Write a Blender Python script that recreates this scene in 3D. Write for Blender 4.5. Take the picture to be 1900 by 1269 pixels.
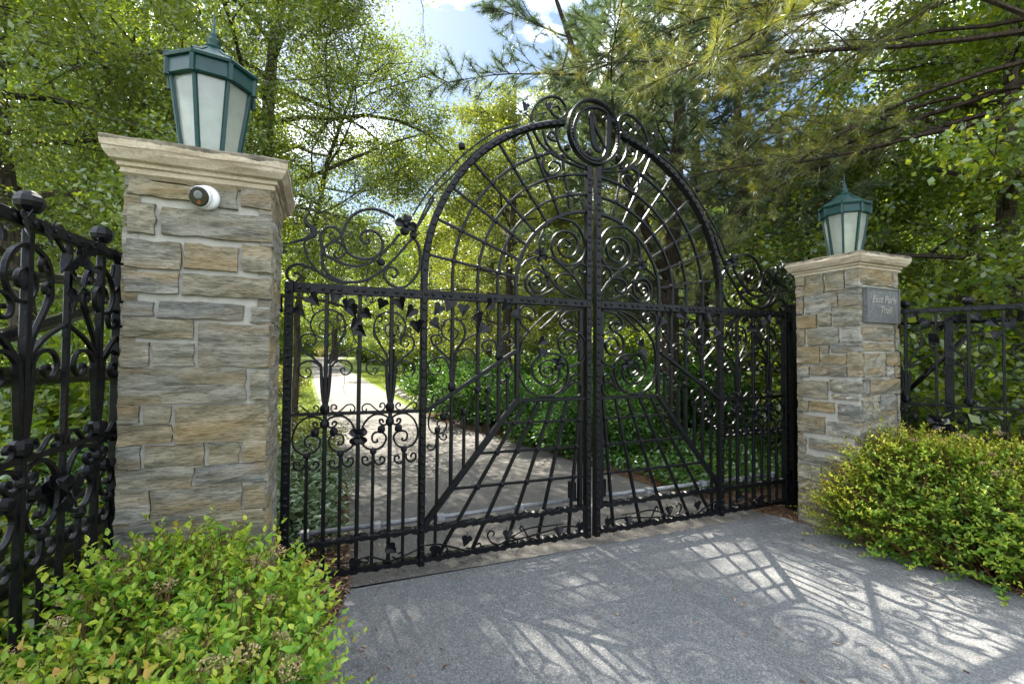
import bpy, math, random
import numpy as np
from mathutils import Vector, Matrix

# ---------------------------------------------------------------- camera, sky, sun, exposure
for o in list(bpy.data.objects):
    bpy.data.objects.remove(o)
scene = bpy.context.scene
col = scene.collection
R = math.radians
YAW, PITCH, ROLL = .3912, .0255, .0081
cam_data = bpy.data.cameras.new('camera')
cam = bpy.data.objects.new('camera', cam_data)
col.objects.link(cam)
F = Vector((math.sin(YAW)*math.cos(PITCH), math.cos(YAW)*math.cos(PITCH), math.sin(PITCH)))
R0 = Vector((math.cos(YAW), -math.sin(YAW), 0)); U0 = R0.cross(F)
RV = math.cos(ROLL)*R0 + math.sin(ROLL)*U0; UV = -math.sin(ROLL)*R0 + math.cos(ROLL)*U0
m = Matrix((RV, UV, -F)).transposed().to_4x4()
m.translation = Vector((-2.0862, -3.3035, 1.55))
cam.matrix_world = m
cam_data.sensor_width = 36.0
cam_data.lens = 36.0*864.4/1900.0
cam_data.clip_start = .05; cam_data.clip_end = 3000
scene.camera = cam

SUN_EL, SUN_AZ = R(43.5), R(-4.5)          # azimuth from +Y towards +X
world = bpy.data.worlds.new('World'); scene.world = world
world.use_nodes = True
wn, wl = world.node_tree.nodes, world.node_tree.links
wn.clear()
w_out = wn.new('ShaderNodeOutputWorld'); w_bg = wn.new('ShaderNodeBackground')
sky = wn.new('ShaderNodeTexSky'); sky.sky_type = 'NISHITA'; sky.sun_disc = False
sky.sun_elevation = SUN_EL; sky.sun_rotation = SUN_AZ; sky.air_density = 1.0; sky.dust_density = .3
w_tc = wn.new('ShaderNodeTexCoord'); w_map = wn.new('ShaderNodeMapping')
w_map.inputs['Scale'].default_value = (1.0, 1.0, 2.2)
w_map.inputs['Location'].default_value = (3.3, 1.2, 0.4)
w_noise = wn.new('ShaderNodeTexNoise'); w_noise.inputs['Scale'].default_value = 2.1
w_noise.inputs['Detail'].default_value = 7; w_noise.inputs['Roughness'].default_value = .56
w_ramp = wn.new('ShaderNodeValToRGB')
w_ramp.color_ramp.elements[0].position = .44; w_ramp.color_ramp.elements[1].position = .53
w_mix = wn.new('ShaderNodeMix'); w_mix.data_type = 'RGBA'
w_mix.inputs['B'].default_value = (22.0, 23.6, 26.6, 1)     # sunlit cloud
wl.new(w_tc.outputs['Generated'], w_map.inputs['Vector']); wl.new(w_map.outputs['Vector'], w_noise.inputs['Vector'])
wl.new(w_noise.outputs['Fac'], w_ramp.inputs['Fac']); wl.new(w_ramp.outputs['Color'], w_mix.inputs['Factor'])
wl.new(sky.outputs['Color'], w_mix.inputs['A']); wl.new(w_mix.outputs['Result'], w_bg.inputs['Color'])
w_bg.inputs['Strength'].default_value = .031
wl.new(w_bg.outputs['Background'], w_out.inputs['Surface'])

sun_data = bpy.data.lights.new('sun', 'SUN'); sun_data.energy = 3.6; sun_data.angle = R(.53)
sun_data.color = (1.0, .93, .82)
sun = bpy.data.objects.new('sun', sun_data); col.objects.link(sun)
sd = Vector((math.sin(SUN_AZ)*math.cos(SUN_EL), math.cos(SUN_AZ)*math.cos(SUN_EL), math.sin(SUN_EL)))
sun.rotation_euler = sd.to_track_quat('Z', 'Y').to_euler()
sun.location = sd*40

vs = scene.view_settings
vs.view_transform = 'Standard'; vs.look = 'None'; vs.exposure = 2.8; vs.gamma = 1.0; vs.use_curve_mapping = False
scene.render.film_transparent = False
scene.cycles.max_bounces = 8; scene.cycles.transparent_max_bounces = 12
scene.cycles.transmission_bounces = 6; scene.cycles.diffuse_bounces = 4

# ---------------------------------------------------------------- helpers
def tag(o, label=None, cat=None, group=None, kind=None):
    if label: o['label'] = label
    if cat: o['category'] = cat
    if group: o['group'] = group
    if kind: o['kind'] = kind
    return o

def empty(name, loc=(0, 0, 0), label=None, cat=None, group=None, rz=0):
    o = bpy.data.objects.new(name, None); col.objects.link(o)
    o.empty_display_size = .1
    o.location = loc; o.rotation_euler = (0, 0, rz)
    return tag(o, label, cat, group)

def link(name, me, parent=None, loc=(0, 0, 0), scale=None, rot=None):
    o = bpy.data.objects.new(name, me); col.objects.link(o)
    o.parent = parent; o.location = loc
    if scale: o.scale = scale
    if rot: o.rotation_euler = rot
    return o

def copy_tree(o, parent=None):
    c = o.copy(); col.objects.link(c); c.parent = parent
    for ch in list(o.children): copy_tree(ch, c)
    return c

class MB:
    """collects verts and faces of one mesh"""
    def __init__(s): s.v = []; s.f = []
    def add(s, vs_, fs_):
        b = len(s.v); s.v += [tuple(map(float, p)) for p in vs_]; s.f += [tuple(i+b for i in f) for f in fs_]
    def box(s, x0, x1, y0, y1, z0, z1):
        s.add([(x0,y0,z0),(x1,y0,z0),(x1,y1,z0),(x0,y1,z0),(x0,y0,z1),(x1,y0,z1),(x1,y1,z1),(x0,y1,z1)],
              [(0,3,2,1),(4,5,6,7),(0,1,5,4),(1,2,6,5),(2,3,7,6),(3,0,4,7)])
    def bevel_box(s, x0, x1, y0, y1, z0, z1, b=.003):
        # chamfer on the front (-Y) and back edges
        s.loft([[(x0+b,y0,z0+b),(x1-b,y0,z0+b),(x1-b,y0,z1-b),(x0+b,y0,z1-b)],
                [(x0,y0+b,z0),(x1,y0+b,z0),(x1,y0+b,z1),(x0,y0+b,z1)],
                [(x0,y1-b,z0),(x1,y1-b,z0),(x1,y1-b,z1),(x0,y1-b,z1)],
                [(x0+b,y1,z0+b),(x1-b,y1,z0+b),(x1-b,y1,z1-b),(x0+b,y1,z1-b)]])
    def loft(s, rings, cap=True, closed=True):
        n = len(rings[0]); vs_ = [p for r in rings for p in r]; fs_ = []
        for i in range(len(rings)-1):
            for j in range(n if closed else n-1):
                k = (j+1) % n
                fs_.append((i*n+j, i*n+k, (i+1)*n+k, (i+1)*n+j))
        if cap:
            fs_.append(tuple(range(n))[::-1]); fs_.append(tuple((len(rings)-1)*n+j for j in range(n)))
        s.add(vs_, fs_)
    def lathe(s, prof, n=8, c=(0,0,0), a0=0., axis='z'):
        rings = []
        for r, z in prof:
            ring = []
            for k in range(n):
                a = a0+2*math.pi*k/n; x, y = r*math.cos(a), r*math.sin(a)
                ring.append((c[0]+x, c[1]+y, c[2]+z) if axis == 'z' else (c[0]+x, c[1]-z, c[2]+y) if axis == 'y' else (c[0]+z, c[1]+x, c[2]+y))
            rings.append(ring)
        s.loft(rings)
    def tube(s, pts, rad, n=6, cap=True):
        P = np.asarray(pts, float); m_ = len(P)
        rad = np.full(m_, rad) if np.isscalar(rad) else np.asarray(rad)
        T = np.gradient(P, axis=0); T /= np.linalg.norm(T, axis=1)[:, None]+1e-9
        up = np.array([0, 0, 1.]) if abs(T[0][2]) < .9 else np.array([1., 0, 0])
        rings = []
        a = np.arange(n)*2*math.pi/n
        for i in range(m_):
            x = np.cross(T[i], up); x /= np.linalg.norm(x)+1e-9
            up2 = np.cross(x, T[i]); up = up2/(np.linalg.norm(up2)+1e-9)
            rings.append([tuple(P[i]+rad[i]*(math.cos(t)*x+math.sin(t)*up)) for t in a])
        s.loft(rings, cap)
    def sweep(s, pts, t, d, y=0.):
        """flat bar along a curve in the XZ plane: t thick in the plane, d deep across it"""
        P = np.asarray(pts, float); m_ = len(P)
        t = np.full(m_, t) if np.isscalar(t) else np.asarray(t)
        d = np.full(m_, d) if np.isscalar(d) else np.asarray(d)
        T = np.gradient(P, axis=0); T /= np.linalg.norm(T, axis=1)[:, None]+1e-9
        N = np.stack([-T[:, 1], T[:, 0]], 1)
        rings = []
        for i in range(m_):
            a = P[i]+N[i]*t[i]/2; b = P[i]-N[i]*t[i]/2; h = d[i]/2
            a2 = P[i]+N[i]*t[i]*.34; b2 = P[i]-N[i]*t[i]*.34
            rings.append([(a2[0], y-h, a2[1]), (a[0], y-h*.6, a[1]), (a[0], y+h, a[1]), (b[0], y+h, b[1]), (b[0], y-h*.6, b[1]), (b2[0], y-h, b2[1])])
        s.loft(rings)
    def mesh(s, name, mat, smooth=False):
        me = bpy.data.meshes.new(name); me.from_pydata(s.v, [], s.f); me.materials.append(mat)
        if smooth: me.polygons.foreach_set('use_smooth', [True]*len(me.polygons))
        me.update(); return me
    def build(s, name, mat, parent=None, smooth=False, **k):
        return link(name, s.mesh(name, mat, smooth), parent, **k)

def smooth_curve(P, n=4):
    P = np.asarray(P, float)
    if len(P) < 3: return P
    E = np.vstack([2*P[0]-P[1], P, 2*P[-1]-P[-2]]); out = []
    for i in range(len(P)-1):
        p0, p1, p2, p3 = E[i:i+4]
        for k in range(n):
            u = k/n
            out.append(.5*((2*p1)+(-p0+p2)*u+(2*p0-5*p1+4*p2-p3)*u*u+(-p0+3*p1-3*p2+p3)*u**3))
    out.append(P[-1]); return np.array(out)

def quads_mesh(name, V, mat, n=4):
    """V: (N, n, 3) separate polygons, fast"""
    N = len(V); me = bpy.data.meshes.new(name)
    me.vertices.add(N*n); me.vertices.foreach_set('co', np.ascontiguousarray(V, np.float32).ravel())
    me.loops.add(N*n); me.loops.foreach_set('vertex_index', np.arange(N*n, dtype=np.int32))
    me.polygons.add(N); me.polygons.foreach_set('loop_start', np.arange(0, N*n, n, dtype=np.int32))
    me.materials.append(mat); me.update(calc_edges=True); return me

# ---------------------------------------------------------------- materials
class Mat:
    def __init__(s, name):
        s.m = bpy.data.materials.new(name); s.m.use_nodes = True
        s.n = s.m.node_tree.nodes; s.l = s.m.node_tree.links; s.n.clear()
        s.out = s.n.new('ShaderNodeOutputMaterial')
    def node(s, t, **k):
        nd = s.n.new(t)
        for a, b in k.items():
            if hasattr(nd, a): setattr(nd, a, b)
        return nd
    def tc(s, kind='Object', scale=(1, 1, 1), loc=(0, 0, 0)):
        t = s.n.new('ShaderNodeTexCoord'); mp = s.n.new('ShaderNodeMapping')
        mp.inputs['Scale'].default_value = scale; mp.inputs['Location'].default_value = loc
        s.l.new(t.outputs[kind], mp.inputs['Vector']); return mp.outputs['Vector']
    def geo_pos(s, scale=(1, 1, 1)):
        t = s.n.new('ShaderNodeNewGeometry'); mp = s.n.new('ShaderNodeMapping'); mp.inputs['Scale'].default_value = scale
        s.l.new(t.outputs['Position'], mp.inputs['Vector']); return mp.outputs['Vector']
    def noise(s, vec, scale, detail=4, rough=.55, dist=0.):
        nd = s.n.new('ShaderNodeTexNoise'); nd.inputs['Scale'].default_value = scale
        nd.inputs['Detail'].default_value = detail; nd.inputs['Roughness'].default_value = rough
        nd.inputs['Distortion'].default_value = dist
        if vec: s.l.new(vec, nd.inputs['Vector'])
        return nd.outputs['Fac']
    def ramp(s, fac, stops, interp='LINEAR'):
        nd = s.n.new('ShaderNodeValToRGB'); cr = nd.color_ramp; cr.interpolation = interp
        while len(cr.elements) < len(stops): cr.elements.new(.5)
        for e, (p, c) in zip(cr.elements, stops):
            e.position = p; e.color = tuple(c)+(1,) if len(c) == 3 else c
        s.l.new(fac, nd.inputs['Fac']); return nd.outputs['Color']
    def mix(s, fac, a, b, blend='MIX'):
        nd = s.n.new('ShaderNodeMix'); nd.data_type = 'RGBA'; nd.blend_type = blend
        for k, v in (('Factor', fac), ('A', a), ('B', b)):
            if isinstance(v, (int, float)): nd.inputs[k].default_value = v
            elif isinstance(v, tuple): nd.inputs[k].default_value = v+(1,)
            else: s.l.new(v, nd.inputs[k])
        return nd.outputs['Result']
    def math(s, op, a, b=0.):
        nd = s.n.new('ShaderNodeMath'); nd.operation = op
        for i, v in enumerate((a, b)):
            if isinstance(v, (int, float)): nd.inputs[i].default_value = v
            else: s.l.new(v, nd.inputs[i])
        return nd.outputs[0]
    def bump(s, h, strength=.5, dist=.01, normal=None):
        nd = s.n.new('ShaderNodeBump'); nd.inputs['Strength'].default_value = strength; nd.inputs['Distance'].default_value = dist
        s.l.new(h, nd.inputs['Height'])
        if normal: s.l.new(normal, nd.inputs['Normal'])
        return nd.outputs['Normal']
    def principled(s, color, rough=.6, normal=None, metallic=0., spec=.5, **extra):
        p = s.n.new('ShaderNodeBsdfPrincipled')
        for k, v in [('Base Color', color), ('Roughness', rough), ('Metallic', metallic), ('Specular IOR Level', spec)]+list(extra.items()):
            if isinstance(v, tuple): p.inputs[k].default_value = v+(1,) if len(v) == 3 else v
            elif isinstance(v, (int, float)): p.inputs[k].default_value = v
            else: s.l.new(v, p.inputs[k])
        if normal: s.l.new(normal, p.inputs['Normal'])
        s.l.new(p.outputs[0], s.out.inputs['Surface']); return s.m

def leaf_mat(name, stops, trans=.45, tint=(1.25, 1.15, .45), gloss=.06, clump=.6, hue_noise=None):
    k = Mat(name)
    g = k.n.new('ShaderNodeNewGeometry')
    pos = k.geo_pos()
    nz = k.noise(pos, clump, 2)
    f = k.math('ADD', k.math('MULTIPLY', g.outputs['Random Per Island'], .62), k.math('MULTIPLY', nz, .38))
    c = k.ramp(f, stops)
    d = k.n.new('ShaderNodeBsdfDiffuse'); k.l.new(c, d.inputs['Color'])
    tcol = k.mix(1., c, tint, 'MULTIPLY')
    t = k.n.new('ShaderNodeBsdfTranslucent'); k.l.new(tcol, t.inputs['Color'])
    mx = k.n.new('ShaderNodeMixShader'); mx.inputs[0].default_value = trans
    k.l.new(d.outputs[0], mx.inputs[1]); k.l.new(t.outputs[0], mx.inputs[2])
    gl = k.n.new('ShaderNodeBsdfGlossy'); gl.inputs['Roughness'].default_value = .38; gl.inputs['Color'].default_value = (.9, .95, 1, 1)
    m2 = k.n.new('ShaderNodeMixShader'); m2.inputs[0].default_value = gloss
    k.l.new(mx.outputs[0], m2.inputs[1]); k.l.new(gl.outputs[0], m2.inputs[2])
    k.l.new(m2.outputs[0], k.out.inputs['Surface']); return k.m

M = {}
k = Mat('black_iron'); p_ = k.tc('Object')
n1 = k.noise(p_, 38, 4); n2 = k.noise(p_, 9, 4)
M['iron'] = k.principled(k.ramp(n2, [(.3, (.0016, .0019, .0024)), (.75, (.0036, .0042, .0052))]), k.math('ADD', k.math('MULTIPLY', n1, .30), .21), k.bump(n1, .7, .004), spec=.21)
k = Mat('green_paint'); p_ = k.tc('Object'); n1 = k.noise(p_, 35, 4)
M['green'] = k.principled(k.ramp(n1, [(.3, (.002, .026, .023)), (.7, (.0035, .040, .035))]), .42, k.bump(n1, .15, .002), spec=.35)
k = Mat('frosted_glass')
tr = k.n.new('ShaderNodeBsdfTransparent'); tr.inputs[0].default_value = (.92, .95, .93, 1)
tl = k.n.new('ShaderNodeBsdfTranslucent'); df = k.n.new('ShaderNodeBsdfDiffuse'); gl = k.n.new('ShaderNodeBsdfGlossy')
nz = k.noise(k.tc('Object'), 14, 3); cc = k.ramp(nz, [(.3, (.58, .60, .53)), (.7, (.70, .72, .66))])
k.l.new(cc, tl.inputs[0]); k.l.new(cc, df.inputs[0]); gl.inputs['Roughness'].default_value = .12
a = k.n.new('ShaderNodeMixShader'); a.inputs[0].default_value = .45; k.l.new(tl.outputs[0], a.inputs[1]); k.l.new(df.outputs[0], a.inputs[2])
b = k.n.new('ShaderNodeMixShader'); b.inputs[0].default_value = .55; k.l.new(a.outputs[0], b.inputs[1]); k.l.new(tr.outputs[0], b.inputs[2])
c = k.n.new('ShaderNodeMixShader'); c.inputs[0].default_value = .05; k.l.new(b.outputs[0], c.inputs[1]); k.l.new(gl.outputs[0], c.inputs[2])
k.l.new(c.outputs[0], k.out.inputs['Surface']); M['frost'] = k.m
k = Mat('white_plastic'); M['white'] = k.principled((.62, .62, .60), .4)
k = Mat('lens_black'); M['lens'] = k.principled((.012, .010, .010), .12)
k = Mat('infrared_lens'); M['lens_red'] = k.principled((.16, .03, .02), .2)
k = Mat('grey_steel'); nz = k.noise(k.tc('Object'), 30, 3); M['steel'] = k.principled(k.ramp(nz, [(.3, (.13, .135, .14)), (.7, (.20, .205, .21))]), .5, metallic=.3)

# split-face stone: colour of each stone by its own random, bedding bands and rust stains over it
k = Mat('split_stone')
oi = k.n.new('ShaderNodeObjectInfo')
tone = k.ramp(oi.outputs['Random'], [(.0, (.265, .250, .190)), (.17, (.275, .230, .145)), (.34, (.220, .215, .185)), (.5, (.285, .255, .175)), (.66, (.240, .225, .175)), (.83, (.310, .295, .240))], 'CONSTANT')
off = k.n.new('ShaderNodeVectorMath'); off.operation = 'ADD'
cmb = k.n.new('ShaderNodeCombineXYZ')
for i in range(3): k.l.new(k.math('MULTIPLY', oi.outputs['Random'], 37.+11*i), cmb.inputs[i])
k.l.new(k.tc('Object', (1, 1, 5.0)), off.inputs[0]); k.l.new(cmb.outputs[0], off.inputs[1])
ov = off.outputs[0]
band = k.noise(ov, 4.6, 8, .68, .35); fine = k.noise(ov, 26, 5, .7); blot = k.noise(ov, 2.3, 3, .5)
c1 = k.mix(k.ramp(band, [(.42, (0, 0, 0)), (.58, (1, 1, 1))]), tone, k.mix(1., tone, (.46, .49, .50), 'MULTIPLY'))
c2 = k.mix(k.ramp(blot, [(.46, (0, 0, 0)), (.66, (.55, .55, .55))]), c1, (.29, .20, .085))
c3 = k.mix(k.ramp(fine, [(.34, (.75, .75, .75)), (.50, (0, 0, 0))]), c2, k.mix(1., c2, (.34, .34, .34), 'MULTIPLY'))
c3 = k.mix(k.ramp(fine, [(.58, (0, 0, 0)), (.78, (.45, .45, .45))]), c3, (.47, .44, .37))
bh = k.math('ADD', k.math('MULTIPLY', band, .7), k.math('MULTIPLY', fine, .5))
M['stone'] = k.principled(c3, .85, k.bump(bh, .85, .022), spec=.2)
k = Mat('mortar'); p_ = k.tc('Object'); n1 = k.noise(p_, 40, 5); n2 = k.noise(p_, 4, 3)
M['mortar'] = k.principled(k.mix(n2, k.ramp(n1, [(.3, (.30, .29, .245)), (.7, (.41, .395, .34))]), (.34, .325, .28)), .9, k.bump(n1, .5, .006), spec=.2)
k = Mat('limestone_cap'); p_ = k.geo_pos(); n1 = k.noise(p_, 70, 5, .6); n2 = k.noise(k.geo_pos((1, 1, 4)), 3.2, 5, .6); n3 = k.noise(p_, 11, 4, .6)
g = k.n.new('ShaderNodeNewGeometry'); sx = k.n.new('ShaderNodeSeparateXYZ'); k.l.new(g.outputs['Normal'], sx.inputs[0])
base = k.ramp(n2, [(.3, (.27, .215, .14)), (.5, (.40, .335, .235)), (.72, (.46, .40, .30))])
base = k.mix(k.ramp(n1, [(.3, (.5, .5, .5)), (.5, (0, 0, 0))]), base, (.2, .16, .11))
sxz = k.n.new('ShaderNodeSeparateXYZ'); k.l.new(g.outputs['Position'], sxz.inputs[0])
# lichen and soot grow on the weathered top and on the drip edge
lich = k.math('MULTIPLY', k.math('GREATER_THAN', k.math('ADD', sxz.outputs[2], k.math('MULTIPLY', n3, .045)), 2.442), k.ramp(n3, [(.3, (.4, .4, .4)), (.6, (.95, .95, .95))]))
M['cap'] = k.principled(k.mix(lich, base, (.075, .068, .05)), .9, k.bump(k.math('ADD', n1, n3), .5, .006), spec=.2)
k = Mat('bronze_plate'); p_ = k.tc('Object'); n1 = k.noise(p_, 45, 5, .6)
M['plate'] = k.principled(k.ramp(n1, [(.3, (.08, .085, .085)), (.7, (.16, .16, .15))]), .5, k.bump(n1, .8, .004), metallic=.5)
k = Mat('bronze_letters'); M['letters'] = k.principled((.24, .225, .19), .5, metallic=.2)

# asphalt: worn aggregate; the newer apron outside the gate has the blue of skylit shade mixed into its grey, the older inner drive is warm grey
def asphalt(name, cool, lift):
    k = Mat(name); p_ = k.geo_pos()
    n1 = k.noise(p_, 160, 3, .7); n2 = k.noise(p_, 1.3, 4, .55)
    vo = k.n.new('ShaderNodeTexVoronoi'); vo.inputs['Scale'].default_value = 115; k.l.new(p_, vo.inputs['Vector'])
    cA = k.ramp(n1, [(.30, (.050, .050, .050)), (.52, (.105, .104, .102)), (.74, (.25, .24, .22))])
    cA = k.mix(.38, cA, k.ramp(vo.outputs['Color'], [(.1, (.055, .055, .056)), (.6, (.125, .122, .116)), (.95, (.29, .28, .26))]))
    cA = k.mix(k.math('MULTIPLY', k.ramp(n2, [(.38, (0, 0, 0)), (.66, (1, 1, 1))]), .35), cA, k.mix(1., cA, (1.3, 1.26, 1.18), 'MULTIPLY'))
    cA = k.mix(1., cA, tuple(lift*q for q in cool), 'MULTIPLY')
    n4 = k.noise(k.geo_pos((1, .45, 1)), .9, 5, .6, .5)
    cA = k.mix(k.ramp(n4, [(.54, (0, 0, 0)), (.68, (.5, .5, .5))]), cA, k.mix(1., cA, (.66, .66, .67), 'MULTIPLY'))
    sp = k.noise(p_, 14, 2, .5)
    cA = k.mix(k.ramp(sp, [(.70, (0, 0, 0)), (.76, (.8, .8, .8))]), cA, (.05, .048, .045))
    M[name] = k.principled(cA, .88, k.bump(k.math('ADD', n1, k.math('MULTIPLY', vo.outputs['Distance'], .6)), .75, .006), spec=.25)
asphalt('asphalt', (.87, .91, .94), 1.32); asphalt('old_asphalt', (1.04, 1.0, .93), .86)
k = Mat('lawn_soil'); p_ = k.geo_pos(); n1 = k.noise(p_, 9, 5, .65); n2 = k.noise(p_, .5, 3)
M['lawn'] = k.principled(k.mix(n2, k.ramp(n1, [(.3, (.045, .075, .012)), (.7, (.13, .17, .03))]), (.11, .14, .03)), .95, k.bump(n1, .8, .05), spec=.1)
k = Mat('mulch_soil'); p_ = k.geo_pos(); n1 = k.noise(p_, 60, 5, .7); n2 = k.noise(p_, 6, 3)
M['soil'] = k.principled(k.mix(n2, k.ramp(n1, [(.3, (.035, .020, .012)), (.7, (.15, .095, .06))]), (.075, .045, .028)), .95, k.bump(n1, 1., .02), spec=.1)
def isl(name, stops, rough=.8):
    k = Mat(name); g = k.n.new('ShaderNodeNewGeometry')
    return k.principled(k.ramp(g.outputs['Random Per Island'], stops), rough, spec=.15)
M['chips'] = isl('mulch_chips', [(0, (.06, .03, .02)), (.5, (.17, .10, .06)), (.85, (.28, .19, .12)), (1, (.38, .29, .2))])
M['straw'] = isl('pine_straw', [(0, (.07, .035, .02)), (.6, (.19, .105, .055)), (1, (.33, .21, .12))])
k = Mat('bark'); p_ = k.tc('Object', (6, 6, 1.2)); n1 = k.noise(p_, 4, 6, .65, .8)
M['bark'] = k.principled(k.ramp(n1, [(.3, (.025, .020, .015)), (.7, (.11, .09, .07))]), .95, k.bump(n1, 1., .04), spec=.1)
k = Mat('pine_bark'); p_ = k.tc('Object', (5, 5, 1.5)); n1 = k.noise(p_, 4, 6, .65, .8)
M['pbark'] = k.principled(k.ramp(n1, [(.3, (.022, .018, .015)), (.55, (.06, .045, .035)), (.75, (.12, .088, .066))]), .95, k.bump(n1, 1., .04), spec=.1)
k = Mat('border_rock'); n1 = k.noise(k.tc('Object'), 6, 5, .6)
M['rock'] = k.principled(k.ramp(n1, [(.3, (.22, .19, .16)), (.7, (.48, .43, .38))]), .9, k.bump(n1, .7, .03))

M['leafA'] = leaf_mat('locust_leaf', [(0, (0.067, 0.11, 0.022)), (0.5, (0.128, 0.189, 0.032)), (0.85, (0.207, 0.25, 0.037)), (1, (0.305, 0.305, 0.049))], .55)
M['leafB'] = leaf_mat('birch_leaf', [(0, (0.072, 0.108, 0.022)), (0.5, (0.144, 0.192, 0.031)), (1, (0.276, 0.276, 0.048))], .55)
M['leafC'] = leaf_mat('maple_leaf', [(0, (0.056, 0.123, 0.016)), (0.5, (0.134, 0.213, 0.022)), (1, (0.336, 0.347, 0.045))], .6, clump=.9)
M['leafD'] = leaf_mat('dark_shrub_leaf', [(0, (0.033, 0.094, 0.02)), (0.6, (0.072, 0.165, 0.035)), (1, (0.132, 0.231, 0.05))], .42, gloss=.025, clump=1.5)
M['leafS'] = leaf_mat('sage_leaf', [(0, (.06, .10, .04)), (.6, (.13, .19, .08)), (1, (.20, .25, .12))], .3, (1.1, 1.1, .7))
M['leafY'] = leaf_mat('golden_leaf', [(0, (.10, .12, .01)), (.6, (.24, .24, .02)), (1, (.38, .34, .04))], .4)
M['cover'] = leaf_mat('ground_cover_leaf', [(0, (.03, .09, .012)), (.6, (.07, .16, .022)), (1, (.14, .23, .04))], .4, clump=1.5)
M['blade'] = leaf_mat('grass_blade', [(0, (0.072, 0.12, 0.014)), (0.6, (0.144, 0.204, 0.026)), (1, (0.264, 0.288, 0.06))], .4, clump=.7)
M['needle'] = leaf_mat('pine_needle', [(0, (0.025, 0.057, 0.026)), (0.5, (0.058, 0.1, 0.036)), (0.85, (0.104, 0.14, 0.045)), (1, (0.192, 0.163, 0.059))], .45, (1.2, 1.1, .5), .08, clump=.8)
M['needle2'] = leaf_mat('sun_tinted_pine_needle', [(0, (0.055, 0.085, 0.019)), (0.5, (0.129, 0.161, 0.031)), (0.85, (0.218, 0.214, 0.048)), (1, (0.297, 0.214, 0.075))], .52, (1.25, 1.1, .5), .06, clump=.7)  # yellow of backlit sun is put into the overhanging pine's needle colour
M['pink'] = isl('faded_flower', [(0, (.22, .16, .08)), (.6, (.34, .25, .13)), (1, (.42, .28, .18))])
M['hyd'] = isl('pale_pink_floret', [(0, (.32, .22, .19)), (.6, (.45, .33, .29)), (1, (.36, .15, .12))])
M['stem'] = isl('red_stem', [(0, (.09, .045, .02)), (1, (.14, .09, .03))])
# spirea leaf: the age of the leaf (young tips golden and reddish, old leaves green) is stored per leaf
def spirea_mat(name, old, mid, young, tip):
    k = Mat(name); at = k.n.new('ShaderNodeAttribute'); at.attribute_name = 'age'
    g = k.n.new('ShaderNodeNewGeometry')
    f = k.math('ADD', at.outputs['Fac'], k.math('MULTIPLY', k.math('SUBTRACT', g.outputs['Random Per Island'], .5), .34))
    c = k.ramp(f, [(.0, old), (.45, mid), (.80, young), (1., tip)])
    p = k.n.new('ShaderNodeBsdfPrincipled'); k.l.new(c, p.inputs['Base Color']); p.inputs['Roughness'].default_value = .42; p.inputs['Specular IOR Level'].default_value = .35
    t = k.n.new('ShaderNodeBsdfTranslucent'); k.l.new(k.mix(1., c, (1.2, 1.2, .5), 'MULTIPLY'), t.inputs['Color'])
    mx = k.n.new('ShaderNodeMixShader'); mx.inputs[0].default_value = .36
    k.l.new(p.outputs[0], mx.inputs[1]); k.l.new(t.outputs[0], mx.inputs[2]); k.l.new(mx.outputs[0], k.out.inputs['Surface']); return k.m
M['spirea'] = spirea_mat('spirea_leaf', (.045, .125, .012), (.13, .28, .024), (.33, .40, .035), (.42, .26, .06))
M['spirea2'] = spirea_mat('golden_spirea_leaf', (.05, .12, .010), (.16, .26, .020), (.40, .39, .035), (.50, .40, .06))

# ---------------------------------------------------------------- ground, drive, planting beds
rng = np.random.default_rng(7)
def hill(x, y):
    t = np.clip((np.asarray(y, float)-18)/45, 0, 1); return 1.0*t*t*(3-2*t)

def sheet(name, xs, ys, mat, dz=0., rough=0.):
    xs = np.asarray(xs, float); ys = np.asarray(ys, float)
    X, Y = np.meshgrid(xs, ys); Z = hill(X, Y)+dz
    if rough: Z = Z+rough*np.sin(X*2.1+Y*.7)*np.cos(Y*1.7-X)
    v = np.stack([X, Y, Z], -1).reshape(-1, 3); nx = len(xs)
    f = [(j*nx+i, j*nx+i+1, (j+1)*nx+i+1, (j+1)*nx+i) for j in range(len(ys)-1) for i in range(nx-1)]
    me = bpy.data.meshes.new(name); me.from_pydata(v.tolist(), [], f); me.materials.append(mat)
    me.polygons.foreach_set('use_smooth', [True]*len(f)); return tag(link(name, me), kind='structure')
ext = [-600, -250, -100, -50, -30, -20, -12, -8, -5, -3, -1, 1, 3, 5, 8, 12, 20, 30, 50, 100, 250, 600]
yy = [-400, -150, -60, -25, -12, -6, -3, 0, 3, 6, 10, 14, 18]+list(range(21, 66, 3))+[90, 150, 300, 700]
sheet('ground', ext, yy, M['lawn'], -.012)

def strip(name, left, right, mat, dz):
    """a surface between two edge polylines with the same number of points"""
    L = smooth_curve(left, 5); Rr = smooth_curve(right, 5); n = 9; v = []; f = []
    for a, b in zip(L, Rr):
        for i in range(n):
            p = a+(b-a)*i/(n-1); v.append((p[0], p[1], float(hill(p[0], p[1]))+dz))
    for j in range(len(L)-1):
        for i in range(n-1): f.append((j*n+i, j*n+i+1, (j+1)*n+i+1, (j+1)*n+i))
    me = bpy.data.meshes.new(name); me.from_pydata(v, [], f); me.materials.append(mat); return tag(link(name, me), kind='structure')
DL = [(-2.35, -9), (-2.3, -5), (-2.22, -2), (-2.10, -.9), (-1.90, -.1), (-1.82, 1.1), (-1.78, 2.5), (-1.82, 4.5), (-1.9, 6.6), (-2.05, 12), (-2.24, 18.6), (-2.45, 28), (-2.66, 38), (-2.7, 50), (-1.2, 64), (3, 80)]
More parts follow.
